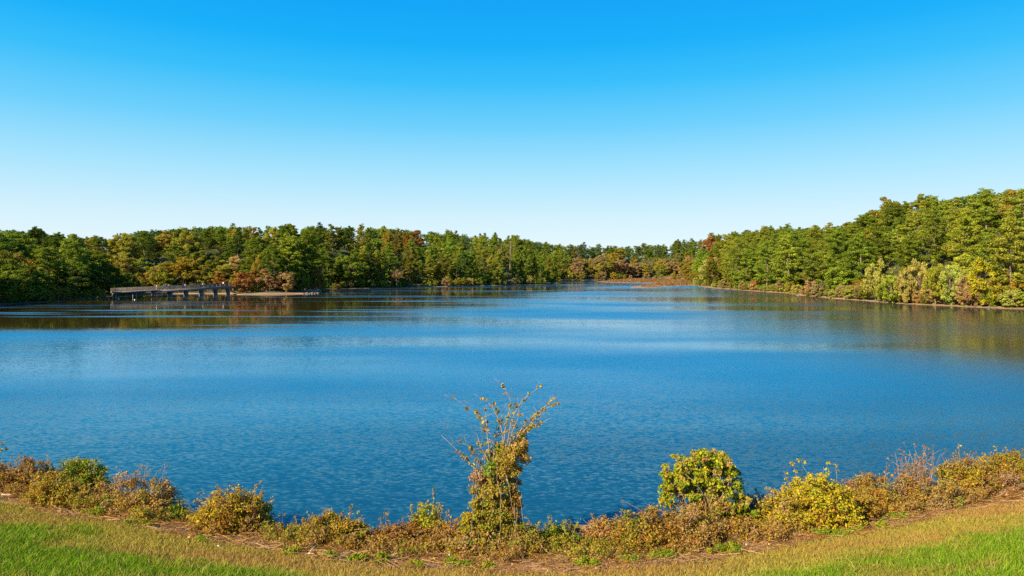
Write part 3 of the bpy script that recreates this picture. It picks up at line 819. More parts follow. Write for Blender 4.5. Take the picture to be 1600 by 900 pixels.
# ------------------------------------------------------------------ footbridge
M_BEAM = noisy_mat('weathered_beam', (0.11, 0.105, 0.10), (0.20, 0.19, 0.175), 1.5, 0.8, 0.2)
M_RAIL = noisy_mat('railing_wood', (0.19, 0.145, 0.115), (0.33, 0.26, 0.205), 3, 0.8, 0.2)
M_PIER = noisy_mat('pier_concrete', (0.10, 0.095, 0.085), (0.19, 0.18, 0.16), 1.2, 0.9, 0.2)
def at(px, Y, z): return np.array([(px - 800) / F * Y, Y, z])
B0, B1 = at(176, 212, 2.05), at(368, 250, 3.0)
bdir = (B1 - B0); blen = np.hypot(bdir[0], bdir[1]); brot = math.atan2(bdir[1], bdir[0]); bu = np.array([math.cos(brot), math.sin(brot), 0]); bn = np.array([-math.sin(brot), math.cos(brot), 0])
def on(t, off=0.0, dz=0.0): return B0 + bdir * t + bn * off + np.array([0, 0, dz])
bridge = link('footbridge', None, loc=(float(B0[0]), float(B0[1]), 0.0)); tag(bridge, 'long grey wooden footbridge on piers crossing the left arm of the lake', 'footbridge')
def bpart(name, mbx, mat, parent=bridge):
    o_ = mbx.build(name, [mat], None)
    if parent is not None:
        o_.parent = parent
        w_ = parent
        loc = np.zeros(3)
        while w_ is not None: loc += np.array(w_.location); w_ = w_.parent
        co_ = np.zeros(len(o_.data.vertices) * 3, np.float32); o_.data.vertices.foreach_get('co', co_)
        o_.data.vertices.foreach_set('co', (co_.reshape(-1, 3) - loc.astype(np.float32)).ravel()); o_.data.update()
    return o_
def beam(mbx, t0, t1, off, dz, w, h):
    """straight beam along the bridge, following its rise"""
    a, b = on(t0, off, dz), on(t1, off, dz); hw = bn * w / 2; hh = np.array([0, 0, h / 2])
    V_ = [a - hw - hh, a + hw - hh, a + hw + hh, a - hw + hh, b - hw - hh, b + hw - hh, b + hw + hh, b - hw + hh]
    mbx.add(V_, [(0, 3, 2, 1), (4, 5, 6, 7), (0, 1, 5, 4), (1, 2, 6, 5), (2, 3, 7, 6), (3, 0, 4, 7)])
m_ = MB(); beam(m_, 0, 1, 0, 0, 2.7, 0.12); bpart('deck', m_, M_RAIL)
for off in (-1.15, 1.15):
    m_ = MB(); beam(m_, 0.3, 1, off, -0.42, 0.22, 0.70); bpart('girder', m_, M_BEAM)
    m_ = MB(); beam(m_, 0, 0.297, off, -0.25, 0.2, 0.36); bpart('girder', m_, M_BEAM)
for px in (178, 206, 233):                      # slim post bents at the left end
    t = (px - 176) / 192.0; pr_ = MB()
    for off in (-1.0, 1.0):
        p_ = on(t, off); pr_.tube([(p_[0], p_[1], -1.5), (p_[0], p_[1], p_[2] - 0.46)], 0.16, 8)
    p_ = on(t, 0, -0.52); pr_.box(p_ + np.array([0, 0, -0.12]), (0.24, 2.5, 0.2), brot)
    bpart('post_bent', pr_, M_PIER)
for px in (258, 283, 308, 332, 354):            # thick piers with caps
    t = (px - 176) / 192.0; pr_ = MB(); p_ = on(t, 0)
    pr_.box((p_[0], p_[1], (p_[2] - 1.15 - 1.5) / 2), (0.72, 1.7, p_[2] - 1.15 + 1.5), brot)
    o_ = bpart('pier', pr_, M_PIER)
    c_ = MB(); c_.box(p_ + np.array([0, 0, -0.96]), (1.0, 2.6, 0.34), brot); bpart('pier_cap', c_, M_PIER, o_)
for off in (-1.27, 1.27):
    rl = MB()
    for dz in (0.35, 0.65, 0.95): beam(rl, 0, 1, off, dz, 0.05, 0.10)
    beam(rl, 0, 1, off, 1.15, 0.16, 0.06)
    o_ = bpart('railing', rl, M_RAIL)
    for t in np.linspace(0.005, 0.995, 27):
        ps = MB(); p_ = on(t, off, 0.59); ps.box(p_, (0.12, 0.13, 1.06), brot); bpart('railing_post', ps, M_RAIL, o_)
ab = MB(); p_ = on(1.0, 0, -0.6); ab.box(p_ + bu * 0.6, (1.6, 3.2, 2.2), brot); bpart('abutment', ab, M_PIER)

# ------------------------------------------------------------------ people on the bridge
def flat_mat(name, c, rough=0.8):
    k_ = np.array(c); return noisy_mat(name, tuple(k_ * 0.85), tuple(np.minimum(k_ * 1.12, 1)), 20, rough)
M_SKIN = flat_mat('skin', (0.45, 0.27, 0.19), 0.55)
M_HAIR = flat_mat('hair', (0.06, 0.04, 0.025))
def skinned(name, joints, edges, radii, mat, parent, root=0, lv=1):
    me = bpy.data.meshes.new(name); me.from_pydata(joints, edges, []); me.materials.append(mat)
    o_ = link(name, me, parent)
    md = o_.modifiers.new('skin', 'SKIN'); md.use_smooth_shade = True
    for v, r_ in zip(me.skin_vertices[0].data, radii): v.radius = r_ if isinstance(r_, tuple) else (r_, r_)
    me.skin_vertices[0].data[root].use_root = True
    sb = o_.modifiers.new('sub', 'SUBSURF'); sb.levels = lv; sb.render_levels = lv
    return o_
def person(x, y, z, rot, top, legs, label, h=1.72, stride=0.12, lean=0.0):
    r = link('person', None, loc=(x, y, z)); r.rotation_euler = (0, 0, rot); s_ = h / 1.72; r.scale = (s_,) * 3
    tag(r, label, 'person')
    J = [(0, 0, .92), (0, lean * .4, 1.15), (0, lean, 1.38), (0, lean, 1.5), (0, lean + .02, 1.6), (0, lean + .03, 1.68)]          # pelvis, waist, chest, neck, head, crown
    E = [(0, 1), (1, 2), (2, 3), (3, 4), (4, 5)]; Rr = [(.15, .11), (.13, .10), (.16, .11), (.055, .055), (.085, .10), (.06, .07)]
    TJ, TE, TR = J[:3], [(0, 1), (1, 2)], [(.17, .13), (.15, .12), (.18, .13)]
    LJ, LE, LR = [J[0]], [], [(.165, .125)]
    for sg in (-1, 1):
        b = len(J); st = stride * sg
        J += [(sg * .19, lean, 1.38), (sg * .24, lean + st * -.5, 1.12), (sg * .23, lean - st + .1, .88), (sg * .23, lean - st + .13, .80)]
        E += [(2, b), (b, b + 1), (b + 1, b + 2), (b + 2, b + 3)]; Rr += [.065, .045, .032, (.04, .02)]
        c = len(J)
        J += [(sg * .10, 0, .86), (sg * .10, st * .6 + .02, .48), (sg * .10, st, .08), (sg * .11, st + .15, .03)]
        E += [(0, c), (c, c + 1), (c + 1, c + 2), (c + 2, c + 3)]; Rr += [.09, .06, .042, (.04, .03)]
        tb = len(TJ); TJ += [J[b], J[b + 1], tuple(np.array(J[b + 1]) * .3 + np.array(J[b + 2]) * .7)]; TE += [(2, tb), (tb, tb + 1), (tb + 1, tb + 2)]; TR += [.085, .06, .05]
        lb = len(LJ); LJ += [J[c], J[c + 1], J[c + 2]]; LE += [(0, lb), (lb, lb + 1), (lb + 1, lb + 2)]; LR += [.11, .08, .065]
    J.append((0, lean + .135, 1.60)); E.append((4, len(J) - 1)); Rr.append(.018)      # nose
    skinned('body', J, E, Rr, M_SKIN, r)
    skinned('shirt', TJ, TE, TR, top, r); skinned('trousers', LJ, LE, LR, legs, r)
    skinned('hair', [(0, lean - .02, 1.62), (0, lean - .02, 1.70), (0, lean + .04, 1.73)], [(0, 1), (1, 2)], [(.095, .085), (.085, .085), (.05, .05)], M_HAIR, r)
M_WHITE, M_NAVY, M_BLUE, M_TANC, M_DARK = flat_mat('white_cloth', (.8, .78, .74)), flat_mat('navy_cloth', (.03, .05, .12)), flat_mat('blue_cloth', (.08, .2, .5)), flat_mat('tan_cloth', (.5, .3, .17)), flat_mat('dark_cloth', (.04, .04, .045))
for px, off, rt, tp, lg, lb in [(236, -.6, 1.2, M_WHITE, M_TANC, 'person in pale clothes standing on the footbridge left of the group of three'),
                                (248, -.3, .4, M_BLUE, M_NAVY, 'person in a blue top, leftmost of the three walking together on the footbridge'),
                                (252.5, .3, .4, M_DARK, M_DARK, 'person in dark clothes in the middle of the group of three on the footbridge'),
                                (255.5, -.2, .4, M_TANC, M_NAVY, 'person in a tan top, rightmost of the three walking together on the footbridge'),
                                (280, -.7, 3.0, M_WHITE, M_DARK, 'person in a white top alone above the thick second pier of the footbridge'),
                                (309, -.7, 3.1, M_WHITE, M_NAVY, 'person in a white top at the railing above the middle of the footbridge'),
                                (347, .4, 1.8, M_WHITE, M_DARK, 'person in a white top near the right end of the footbridge')]:
    t = (px - 176) / 192.0; p_ = on(t, off, 0.062)
    person(p_[0], p_[1], p_[2], brot + rt, tp, lg, lb, h=rng.uniform(1.66, 1.8))

# ------------------------------------------------------------------ white house glimpsed behind the bridge trees
hx, hy = at(326, 272, 0)[:2]; hz = ground_z(hx, hy)
house = link('house', None, loc=(hx, hy, hz)); house.rotation_euler = (0, 0, 0.5); house.scale = (.85, .85, .85); tag(house, 'small white gabled house half hidden by trees behind the footbridge', 'house')
M_WALL = noisy_mat('white_siding', (.62, .62, .6), (.78, .78, .76), 2, .7, .1, (1, 1, 9)); M_ROOF = noisy_mat('pale_roof', (.45, .45, .45), (.66, .66, .66), 4, .7); M_GLASS = noisy_mat('window_glass', (.02, .03, .04), (.05, .06, .07), 1, .1)
h_ = MB(); h_.box((0, 0, 2.2), (7, 5, 5.0)); h_.add([(-3.5, -2.5, 4.7), (-3.5, 2.5, 4.7), (-3.5, 0, 6.9), (3.5, -2.5, 4.7), (3.5, 2.5, 4.7), (3.5, 0, 6.9)], None, [(0, 2, 1), (3, 4, 5)]); h_.build('wall', [M_WALL], house)
r_ = MB()
for sg in (-1, 1):
    a = np.array([(-3.9, sg * 2.9, 4.4), (3.9, sg * 2.9, 4.4), (3.9, 0, 7.0), (-3.9, 0, 7.0)]); r_.add(np.vstack([a, a + [0, 0, .16]]), [(0, 1, 2, 3), (4, 7, 6, 5), (0, 4, 5, 1), (1, 5, 6, 2), (2, 6, 7, 3), (3, 7, 4, 0)])
r_.build('roof', [M_ROOF], house)
for wx in (-2, 1.6):
    f_ = MB()
    for (cx, cz, sx, sz) in ((-.5, 0, .08, 1.3), (.5, 0, .08, 1.3), (0, .61, .92, .08), (0, -.61, .92, .08)): f_.box((wx + cx, -2.53, 2.9 + cz), (sx, .1, sz))
    fo = f_.build('window', [M_WALL], house); g_ = MB(); g_.box((wx, -2.515, 2.9), (.9, .04, 1.12)); g_.build('pane', [M_GLASS], fo)

# ------------------------------------------------------------------ small things on the far shore and water
M_PAINT = noisy_mat('white_paint', (.66, .66, .66), (.8, .8, .8), 6, .5)
X, Y, z = shore_point(1299, 465.5); Y += 2.5; X = (1299 - 800) / F * Y; z = ground_z(X, Y)
post = link('marker_post', None, loc=(X, Y, z)); tag(post, 'slim post with a white sign top on the sandy right shore', 'marker post')
p_ = MB(); p_.tube([(0, 0, -.2), (0, 0, 1.7)], .06, 8); p_.build('post', [M_DEAD], post)
p_ = MB(); p_.box((0, -.08, 1.62), (.38, .04, .5)); p_.build('sign_panel', [M_PAINT], post)
for px, yw, lb in ((210.5, 468.5, 'small white buoy on the brown water in front of the footbridge, nearer the walkers'), (185.5, 466.8, 'tiny pale buoy by the thin posts at the left end of the footbridge')):
    Y = depth_of(yw); b_ = MB()
    a_ = np.linspace(0, np.pi, 8); b_.tube(np.stack([0 * a_, 0 * a_, -.17 * np.cos(a_) + .07], 1), np.maximum(.02, .17 * np.sin(a_)), 12)
    o_ = b_.build('buoy', [M_PAINT], None, ((px - 800) / F * Y, Y, 0), True); tag(o_, lb, 'buoy')
M_ROCK = noisy_mat('pale_rock', (.09, .07, .055), (.20, .16, .12), 1.2, .9, .5)
def rock_mesh(seed, s=1.0):
    r_ = np.random.default_rng(seed); mbx = MB(); n, mm = 6, 9
    ph = np.linspace(0.25, np.pi - .25, n); th = np.linspace(0, 2 * np.pi, mm, endpoint=False)
    pts = np.array([[math.sin(p) * math.cos(t), math.sin(p) * math.sin(t), .6 * math.cos(p)] for p in ph for t in th]) * r_.uniform(.75, 1.2, (n * mm, 1))
    Q_ = [(i_ * mm + j_, i_ * mm + (j_ + 1) % mm, (i_ + 1) * mm + (j_ + 1) % mm, (i_ + 1) * mm + j_) for i_ in range(n - 1) for j_ in range(mm)]
    V_ = np.vstack([pts, [[0, 0, .6], [0, 0, -.6]]]) * s
    T_ = [((j_ + 1) % mm, j_, n * mm) for j_ in range(mm)] + [((n - 1) * mm + j_, (n - 1) * mm + (j_ + 1) % mm, n * mm + 1) for j_ in range(mm)]
    mbx.add(V_, Q_, T_); return mbx.mesh('rock', [M_ROCK])
for q, (px, yw, s_, lb) in enumerate([(474, 459.3, .5, 'brown rock nearest the sand at the tip of the spit'), (480, 458.9, .7, 'largest of the brown rocks off the tip of the spit'), (484, 459.2, .42, 'small low rock just right of the largest spit rock'), (488, 458.6, .6, 'middling rock in the middle of the row off the spit'), (492, 458.8, .38, 'smallest rock in the row off the spit tip'), (497, 458.3, .5, 'outermost rock of the row off the spit tip')]):
    Y = depth_of(yw) ; o_ = link('rock', rock_mesh(q, s_), None, ((px - 800) / F * Y, Y, .1)); tag(o_, lb, 'rock', 'rocks off the tip of the sandy spit')
for px, yw, s_, lb in [(1247, 462.6, .5, 'lone dark stone in the shallows at the start of the right shore path'), (1102, 450.2, .5, 'stone at the waterline where the right shore begins'), (1545, 481.8, .45, 'stone on the brown waterline below the bright yellow tree')]:
    Y = depth_of(yw); o_ = link('rock', rock_mesh(int(px), s_), None, ((px - 800) / F * Y, Y, .12)); tag(o_, lb, 'rock')
sn = MB(); X, Y, z = shore_point(124, 467)
for a, l_ in ((.3, 3.0), (1.0, 2.4), (2.4, 2.2), (1.6, 1.8)): sn.tube([(0, 0, 0), (math.cos(a) * l_ * .5, -.3, math.sin(a) * l_ * .6), (math.cos(a) * l_, -.5, math.sin(a) * l_)], [.16, .1, .03], 6)
o_ = sn.build('fallen_snag', [M_DEAD], None, (X, Y - 1.0, z + 1.2), True); tag(o_, 'pale bare fallen snag in the shaded left cove', 'snag')

# dry reeds on the mudflat
mb = MB(); n_ = 9000; P = rng.uniform((70, 300), (165, 720), size=(60000, 2)); hz_, hd, hi_, hn = height(P[:, 0], P[:, 1]); ppx = P[:, 0] / P[:, 1] * F + 800
ok = (ppx > 934) & (ppx < 1090) & (hz_ > 0.05) & (hz_ < 1.2) & (~hn); P = P[ok][:n_]; hz_ = hz_[ok][:n_]
c_ = np.array([.25, .145, .055]) * rng.uniform(.4, 1.6, (len(P), 1)) * (1 + rng.normal(size=(len(P), 3)) * .12)
nrm = rng.normal(size=(len(P), 3)) * [1, 1, .35]
mb.leaves(np.stack([P[:, 0], P[:, 1], hz_ + rng.uniform(.0, .3, len(P))], 1), nrm, rng.uniform(.2, .7, len(P)) * (.7 + .6 * rng.random(len(P))), .5, c_)
o_ = mb.build('dry_reeds', [M_BUSH]); tag(o_, 'low russet reeds covering the far mudflat', 'reeds', kind='stuff')

# ------------------------------------------------------------------ bank vegetation
PAL = {'rust': (.33, .145, .03), 'ochre': (.43, .27, .036), 'yellow': (.50, .40, .025), 'green': (.15, .235, .018), 'dkgreen': (.06, .11, .016), 'brown': (.26, .145, .06), 'tan': (.42, .27, .125), 'lime': (.30, .34, .022), 'olive': (.30, .26, .035), 'pink': (.36, .19, .11)}
def mixcol(n, wts, j=0.22):
    ks = list(wts); p = np.array([wts[k_] for k_ in ks], float); p /= p.sum()
    c = np.array([PAL[k_] for k_ in ks])[rng.choice(len(ks), n, p=p)]
    return np.clip(c * (1 + rng.normal(size=(n, 1)) * j), .01, 1)

def leaf_clump(mb, c, r, n, size, wts, flat=.8, aspect=.62):
    d = rng.normal(size=(n, 3)); d /= np.linalg.norm(d, axis=1)[:, None]
    p = np.asarray(c) + d * (r * rng.random(n) ** .5)[:, None] * [1, 1, flat]
    nr_ = d * .45 + rng.normal(size=(n, 3)) * .5 + [-.15, -.2, .25]
    mb.leaves(p, nr_, size * rng.uniform(.5, 1.3, n), aspect, mixcol(n, wts))

def stem(mb, p0, p1, r0, r1, bend=.12, n=6, sides=4):
    p0, p1 = np.asarray(p0, float), np.asarray(p1, float); t = np.linspace(0, 1, n)[:, None]
    off = rng.normal(size=3) * bend * np.linalg.norm(p1 - p0)
    pts = p0 + (p1 - p0) * t + np.sin(t * np.pi) * off + rng.normal(size=(n, 3)) * .012 * np.linalg.norm(p1 - p0) * (t > 0)
    mb.tube(pts, np.linspace(r0, r1, n), sides); return pts

def shrub(label, px, yb, yt, wpx, wts, dens=1.0, leaf=.06, sprigs=(), bare=0, shape=1.0, lobes=5, gap=0.0, deep=.8, name='bank_shrub', cat='shrub', group=None, wts2=None):
    """dome-shaped or lobed shrub on the bank; sprigs = (photo x, photo y) of shoots that stand out"""
    X, Y, z = bank_hit(px, yb)
    w = wpx * Y / F; h = (yb - yt) * Y / F * 1.02
    r = link(name, None, loc=(X, Y, z - .05)); tag(r, label, cat, group)
    fo = MB(); st = MB()
    lob = [(rng.uniform(-.33, .33) * w, rng.uniform(-.25, .25) * w * deep, rng.uniform(.55, 1.0)) for _ in range(lobes)]
    lob[0] = (rng.uniform(-.12, .12) * w, 0, 1.0)
    n_cl = int(max(20, 40 * dens * (w * h + .35 * w * w)))
    for _ in range(n_cl):
        lx, ly, lh = lob[rng.integers(len(lob))]
        d = rng.normal(size=3); d /= np.linalg.norm(d); d[2] = abs(d[2])
        rr = rng.uniform(.25, 1.0) ** .5
        rad = w * (.5 - abs(lx) / w * .62)
        c = np.array([lx + d[0] * rad * rr, ly + d[1] * rad * deep * rr, .08 + (d[2] ** shape) * h * lh * rr * .95])
        if gap and rng.random() < gap: continue
        wt = wts2 if (wts2 and rng.random() < .4) else wts
        # a clump keeps mostly one hue of the mix
        keys = list(wt); kk = keys[int(rng.choice(len(keys), p=np.array(list(wt.values())) / sum(wt.values())))]
        w3 = dict(wt); w3[kk] = w3[kk] + sum(wt.values()) * 1.2
        leaf_clump(fo, c, rng.uniform(.13, .26) * min(1.3, max(.6, h)), int(92), leaf * .64, w3)
        if rng.random() < .35: stem(st, (c[0] * .25, c[1] * .25, 0), c, .018, .006, .1, 5, 3)
        if cat == 'shrub' and rng.random() < .55:
            e_ = c + np.array([rng.normal() * .22, rng.normal() * .18, rng.uniform(-.05, .34)]); stem(st, c - (e_ - c) * .6, e_, .007, .003, .1, 4, 3)
            if rng.random() < .4: leaf_clump(fo, e_, .07, 7, leaf * .6, w3)
    for sx, sy in sprigs:
        tipx = (sx - px) * Y / F; tipz = (yb - sy) * Y / F
        p = stem(st, (tipx * .5, rng.uniform(-.1, .1), h * .35), (tipx, rng.uniform(-.25, .25), tipz), .014, .004, .06, 7)
        for q in p[2:]:
            leaf_clump(fo, q + rng.normal(size=3) * .05, rng.uniform(.04, .13), int(rng.integers(6, 24)) if not bare else 8, leaf * .65, wts)
    for _ in range(bare):
        a = rng.uniform(-1, 1); e = np.array([a * w * .5 + rng.normal() * .1, rng.normal() * .2, h * rng.uniform(.75, 1.12)])
        p = stem(st, (a * w * .2, 0, 0), e, .014, .003, .08, 7)
        for q in p[3:]:
            e2 = q + np.array([rng.normal() * .18, rng.normal() * .12, rng.uniform(.05, .3)]); stem(st, q, e2, .006, .002, .1, 4, 3)
            if rng.random() < .5: leaf_clump(fo, e2, .06, 5, leaf * .8, wts)
    if cat == 'shrub' and w > .9:                                # stray shoots break the outline
        for _ in range(int(5 * w)):
            a_ = rng.uniform(-.5, .5); p0_ = np.array([a_ * w * .8, rng.normal() * .15, h * (1 - 1.6 * a_ * a_) * .75]); e_ = p0_ + np.array([a_ * .5 + rng.normal() * .15, rng.normal() * .15, rng.uniform(.15, .45)])
            p = stem(st, p0_, e_, .009, .003, .1, 6, 3)
            for q in p[2:]: leaf_clump(fo, q + rng.normal(size=3) * .03, rng.uniform(.03, .09), int(rng.integers(3, 14)), leaf * .65, wts)
    fo.build('foliage', [M_BUSH], r); st.build('stems', [M_STEM], r)
    return r

RUSTY = {'rust': 3, 'ochre': 3, 'brown': 2, 'olive': 1, 'tan': 1}
shrub('rusty brush at the left edge with upright seed stems', 22, 768, 716, 92, RUSTY, 1.1, sprigs=[(18, 714), (28, 712), (40, 713), (52, 716), (60, 719), (8, 722)], lobes=6)
shrub('olive and orange brush between the left edge brush and the ivy-hung shrub', 82, 786, 737, 92, {'ochre': 3, 'olive': 3, 'rust': 2, 'yellow': 1}, 1.0, lobes=6)
shrub('green ivy-hung shrub with a dark hollow side on the left bank', 131, 776, 713, 70, {'lime': 3, 'green': 4, 'ochre': 2, 'olive': 2}, 1.5, .055, sprigs=[(97, 718), (103, 714), (121, 712)], lobes=4, shape=.8)
shrub('orange brush at the foot of the ivy-hung shrub', 140, 795, 757, 80, {'rust': 3, 'ochre': 3, 'tan': 2, 'olive': 1}, .9)
shrub('pale green leafy tuft beside the thin brown shrub on the left', 168, 800, 770, 34, {'tan': 2, 'lime': 1, 'olive': 2}, .9)
shrub('thin brown shrub with bare stems left of the small dark bush', 221, 806, 735, 92, {'ochre': 3, 'tan': 3, 'rust': 2, 'olive': 2}, .8, .055, sprigs=[(224, 722), (232, 726), (202, 732), (262, 748)], bare=16, gap=.25)
shrub('small dark green bush at the foot of the thin brown shrub', 273, 815, 782, 38, {'green': 4, 'dkgreen': 2, 'olive': 2}, 1.5)
shrub('straw coloured brush behind the small dark bush', 246, 812, 775, 46, {'tan': 3, 'ochre': 2, 'rust': 1}, .8)
shrub('rounded orange and yellow shrub with one sprig on its right', 360, 832, 758, 112, {'ochre': 4, 'rust': 2, 'yellow': 2, 'olive': 2, 'brown': 1}, 1.35, .062, sprigs=[(404, 755), (408, 758), (366, 754), (309, 775)], lobes=6, shape=.8)
shrub('low green growth at the right foot of the rounded orange shrub', 405, 834, 812, 50, {'green': 2, 'olive': 3, 'tan': 1}, 1.0)
shrub('low brown and green growth by the open water gap left of centre', 448, 845, 822, 62, {'brown': 2, 'ochre': 2, 'green': 2, 'olive': 2}, 1.1)
shrub('olive and orange domed shrub left of centre beside the gap', 523, 852, 800, 104, {'ochre': 3, 'rust': 2, 'olive': 3, 'brown': 2, 'green': 1}, 1.35, .06, sprigs=[(563, 803), (500, 800), (478, 822)], lobes=6, shape=.8)
shrub('rust coloured mound with a curled twig left of the snag', 625, 856, 822, 100, {'rust': 5, 'brown': 2, 'ochre': 2}, 1.2, .05, sprigs=[(594, 808), (603, 803), (615, 815)], lobes=5)
shrub('yellow-green sprouting shrub on the mound left of the snag', 664, 850, 782, 56, {'lime': 4, 'yellow': 2, 'ochre': 2, 'rust': 1}, 1.0, .058, sprigs=[(675, 768), (645, 790), (652, 786), (683, 790), (668, 778)], lobes=4)
shrub('brown brush between the sprouting shrub and the snag', 703, 858, 812, 60, {'brown': 3, 'rust': 2, 'ochre': 3, 'olive': 1}, 1.0, .055, bare=5)
shrub('low ochre brush in front of the snag foot', 740, 866, 828, 70, {'ochre': 3, 'tan': 3, 'green': 1, 'olive': 2}, 1.0)
shrub('green and ochre brush at the right foot of the snag', 825, 866, 815, 66, {'ochre': 3, 'olive': 3, 'green': 2, 'brown': 2}, 1.1, .055)
shrub('green leafy shrub by the dark gap right of the snag', 877, 862, 814, 56, {'green': 4, 'olive': 3, 'ochre': 2}, 1.4, .055, sprigs=[(862, 806)])
shrub('pale rust mound on the right side of the dark gap', 950, 858, 806, 72, {'tan': 3, 'rust': 3, 'ochre': 2}, 1.1, .05, sprigs=[(946, 800), (926, 815)])
shrub('mixed green and rust mound left of the tall yellow-green shrub', 1000, 862, 796, 92, {'rust': 3, 'green': 2, 'olive': 2, 'ochre': 3}, 1.1, .055, sprigs=[(970, 796), (979, 790)], lobes=6)
shrub('ochre brush under the tall yellow-green shrub', 1062, 858, 795, 110, {'ochre': 3, 'rust': 3, 'tan': 2, 'olive': 1}, 1.0, .055, lobes=6)
shrub('tan and rust brush at the right foot of the tall yellow-green shrub', 1125, 846, 780, 92, {'rust': 3, 'tan': 2, 'lime': 1, 'ochre': 3}, 1.0, .055, lobes=5)
shrub('brown twiggy shrub between the tall yellow-green and the yellow shrub', 1178, 826, 772, 56, {'brown': 3, 'rust': 3}, .8, .05, bare=12, gap=.3)
shrub('bright yellow shrub right of the brown twiggy one', 1283, 826, 735, 118, {'yellow': 5, 'ochre': 2, 'lime': 2, 'rust': 1}, 1.3, .068, sprigs=[(1239, 722), (1252, 718), (1226, 735), (1282, 724), (1294, 722), (1310, 730), (1204, 762)], lobes=6)
shrub('olive yellow brush at the foot of the bright yellow shrub', 1222, 834, 768, 76, {'ochre': 3, 'yellow': 2, 'olive': 2, 'tan': 1}, 1.1, .06, lobes=5)
shrub('rusty olive shrub right of the bright yellow one', 1372, 802, 738, 84, {'rust': 3, 'ochre': 3, 'olive': 3}, 1.1, .058, sprigs=[(1386, 720), (1352, 742)], bare=6, lobes=5)
shrub('bare pinkish twig shrub standing tallest on the right bank', 1437, 792, 712, 74, {'pink': 3, 'rust': 2, 'ochre': 2, 'olive': 1}, .8, .05, bare=34, gap=.2, sprigs=[(1424, 694), (1440, 692), (1452, 702)])
shrub('olive shrub with one yellow shoot right of the bare pinkish one', 1508, 776, 712, 92, {'ochre': 3, 'olive': 3, 'rust': 2, 'yellow': 1}, 1.2, .06, sprigs=[(1496, 694), (1498, 702), (1516, 707)], bare=5, lobes=6)
shrub('rust and green shrub cut by the right edge', 1575, 758, 704, 84, {'rust': 3, 'ochre': 2, 'green': 2, 'olive': 2}, 1.2, .06, sprigs=[(1562, 696), (1540, 704), (1596, 704)], lobes=6)
shrub('brown brush below the olive shrub on the right bank', 1470, 794, 752, 82, {'brown': 2, 'tan': 2, 'ochre': 3, 'green': 1}, .9, .055, bare=6)
shrub('russet grassy brush below the right edge shrub', 1560, 774, 744, 110, {'brown': 2, 'rust': 2, 'tan': 3}, .9, .055, bare=6)
shrub('ochre brush right of the bright yellow shrub', 1335, 815, 765, 70, {'ochre': 3, 'olive': 2, 'rust': 2}, 1.0, .058)

# tall yellow-green shrub: leafy head on thin stems with see-through gaps under it
X, Y, z = bank_hit(1097, 838); tall = link('tall_shrub', None, loc=(X, Y, z)); tag(tall, 'tall yellow-green leafy shrub on the right bank', 'shrub')
fo, st = MB(), MB(); q_ = Y / F
for (cx, cy, rx, ry, n_) in [(1060, 745, 34, 22, 30), (1105, 728, 34, 22, 36), (1085, 755, 44, 26, 42), (1122, 752, 30, 26, 30), (1128, 785, 30, 26, 28), (1050, 775, 22, 18, 10), (1100, 790, 30, 22, 18), (1150, 795, 22, 18, 14), (1118, 712, 16, 8, 8), (1136, 735, 10, 6, 4), (1070, 722, 20, 8, 8), (1035, 742, 8, 10, 4), (1138, 808, 26, 18, 22), (1112, 818, 28, 16, 18), (1158, 786, 14, 18, 10), (1078, 800, 22, 14, 8), (1148, 742, 10, 6, 4), (1158, 762, 10, 8, 4), (1168, 800, 12, 10, 6), (1040, 762, 14, 12, 8), (1096, 708, 14, 8, 6), (1142, 822, 24, 14, 14), (1090, 825, 26, 12, 12), (1128, 720, 14, 14, 10)]:
    for _ in range(n_):
        d = rng.normal(size=3); d /= np.linalg.norm(d); rr = rng.random() ** .45
        c = np.array([(cx - 1097 + d[0] * rx * rr) * q_, d[1] * .7 * rr, (838 - cy + d[2] * ry * rr) * q_])
        leaf_clump(fo, c, rng.uniform(.12, .22), 60, .055, [{'lime': 5, 'yellow': 2, 'green': 3, 'ochre': 1, 'olive': 2}, {'ochre': 3, 'tan': 2, 'lime': 2}][int(rng.random() < .27)])
        if rng.random() < .3: stem(st, ((cx - 1097) * q_ * .3, 0, rng.uniform(0, .8)), c, .02, .006, .1, 6, 4)
for sx in (-12, 4, 14):
    stem(st, (sx * q_ * .3, 0, -.1), (sx * q_ * 2.2, rng.normal() * .1, 95 * q_), .05, .02, .06, 8, 6)
fo.build('foliage', [M_BUSH], tall); st.build('stems', [M_STEM], tall)

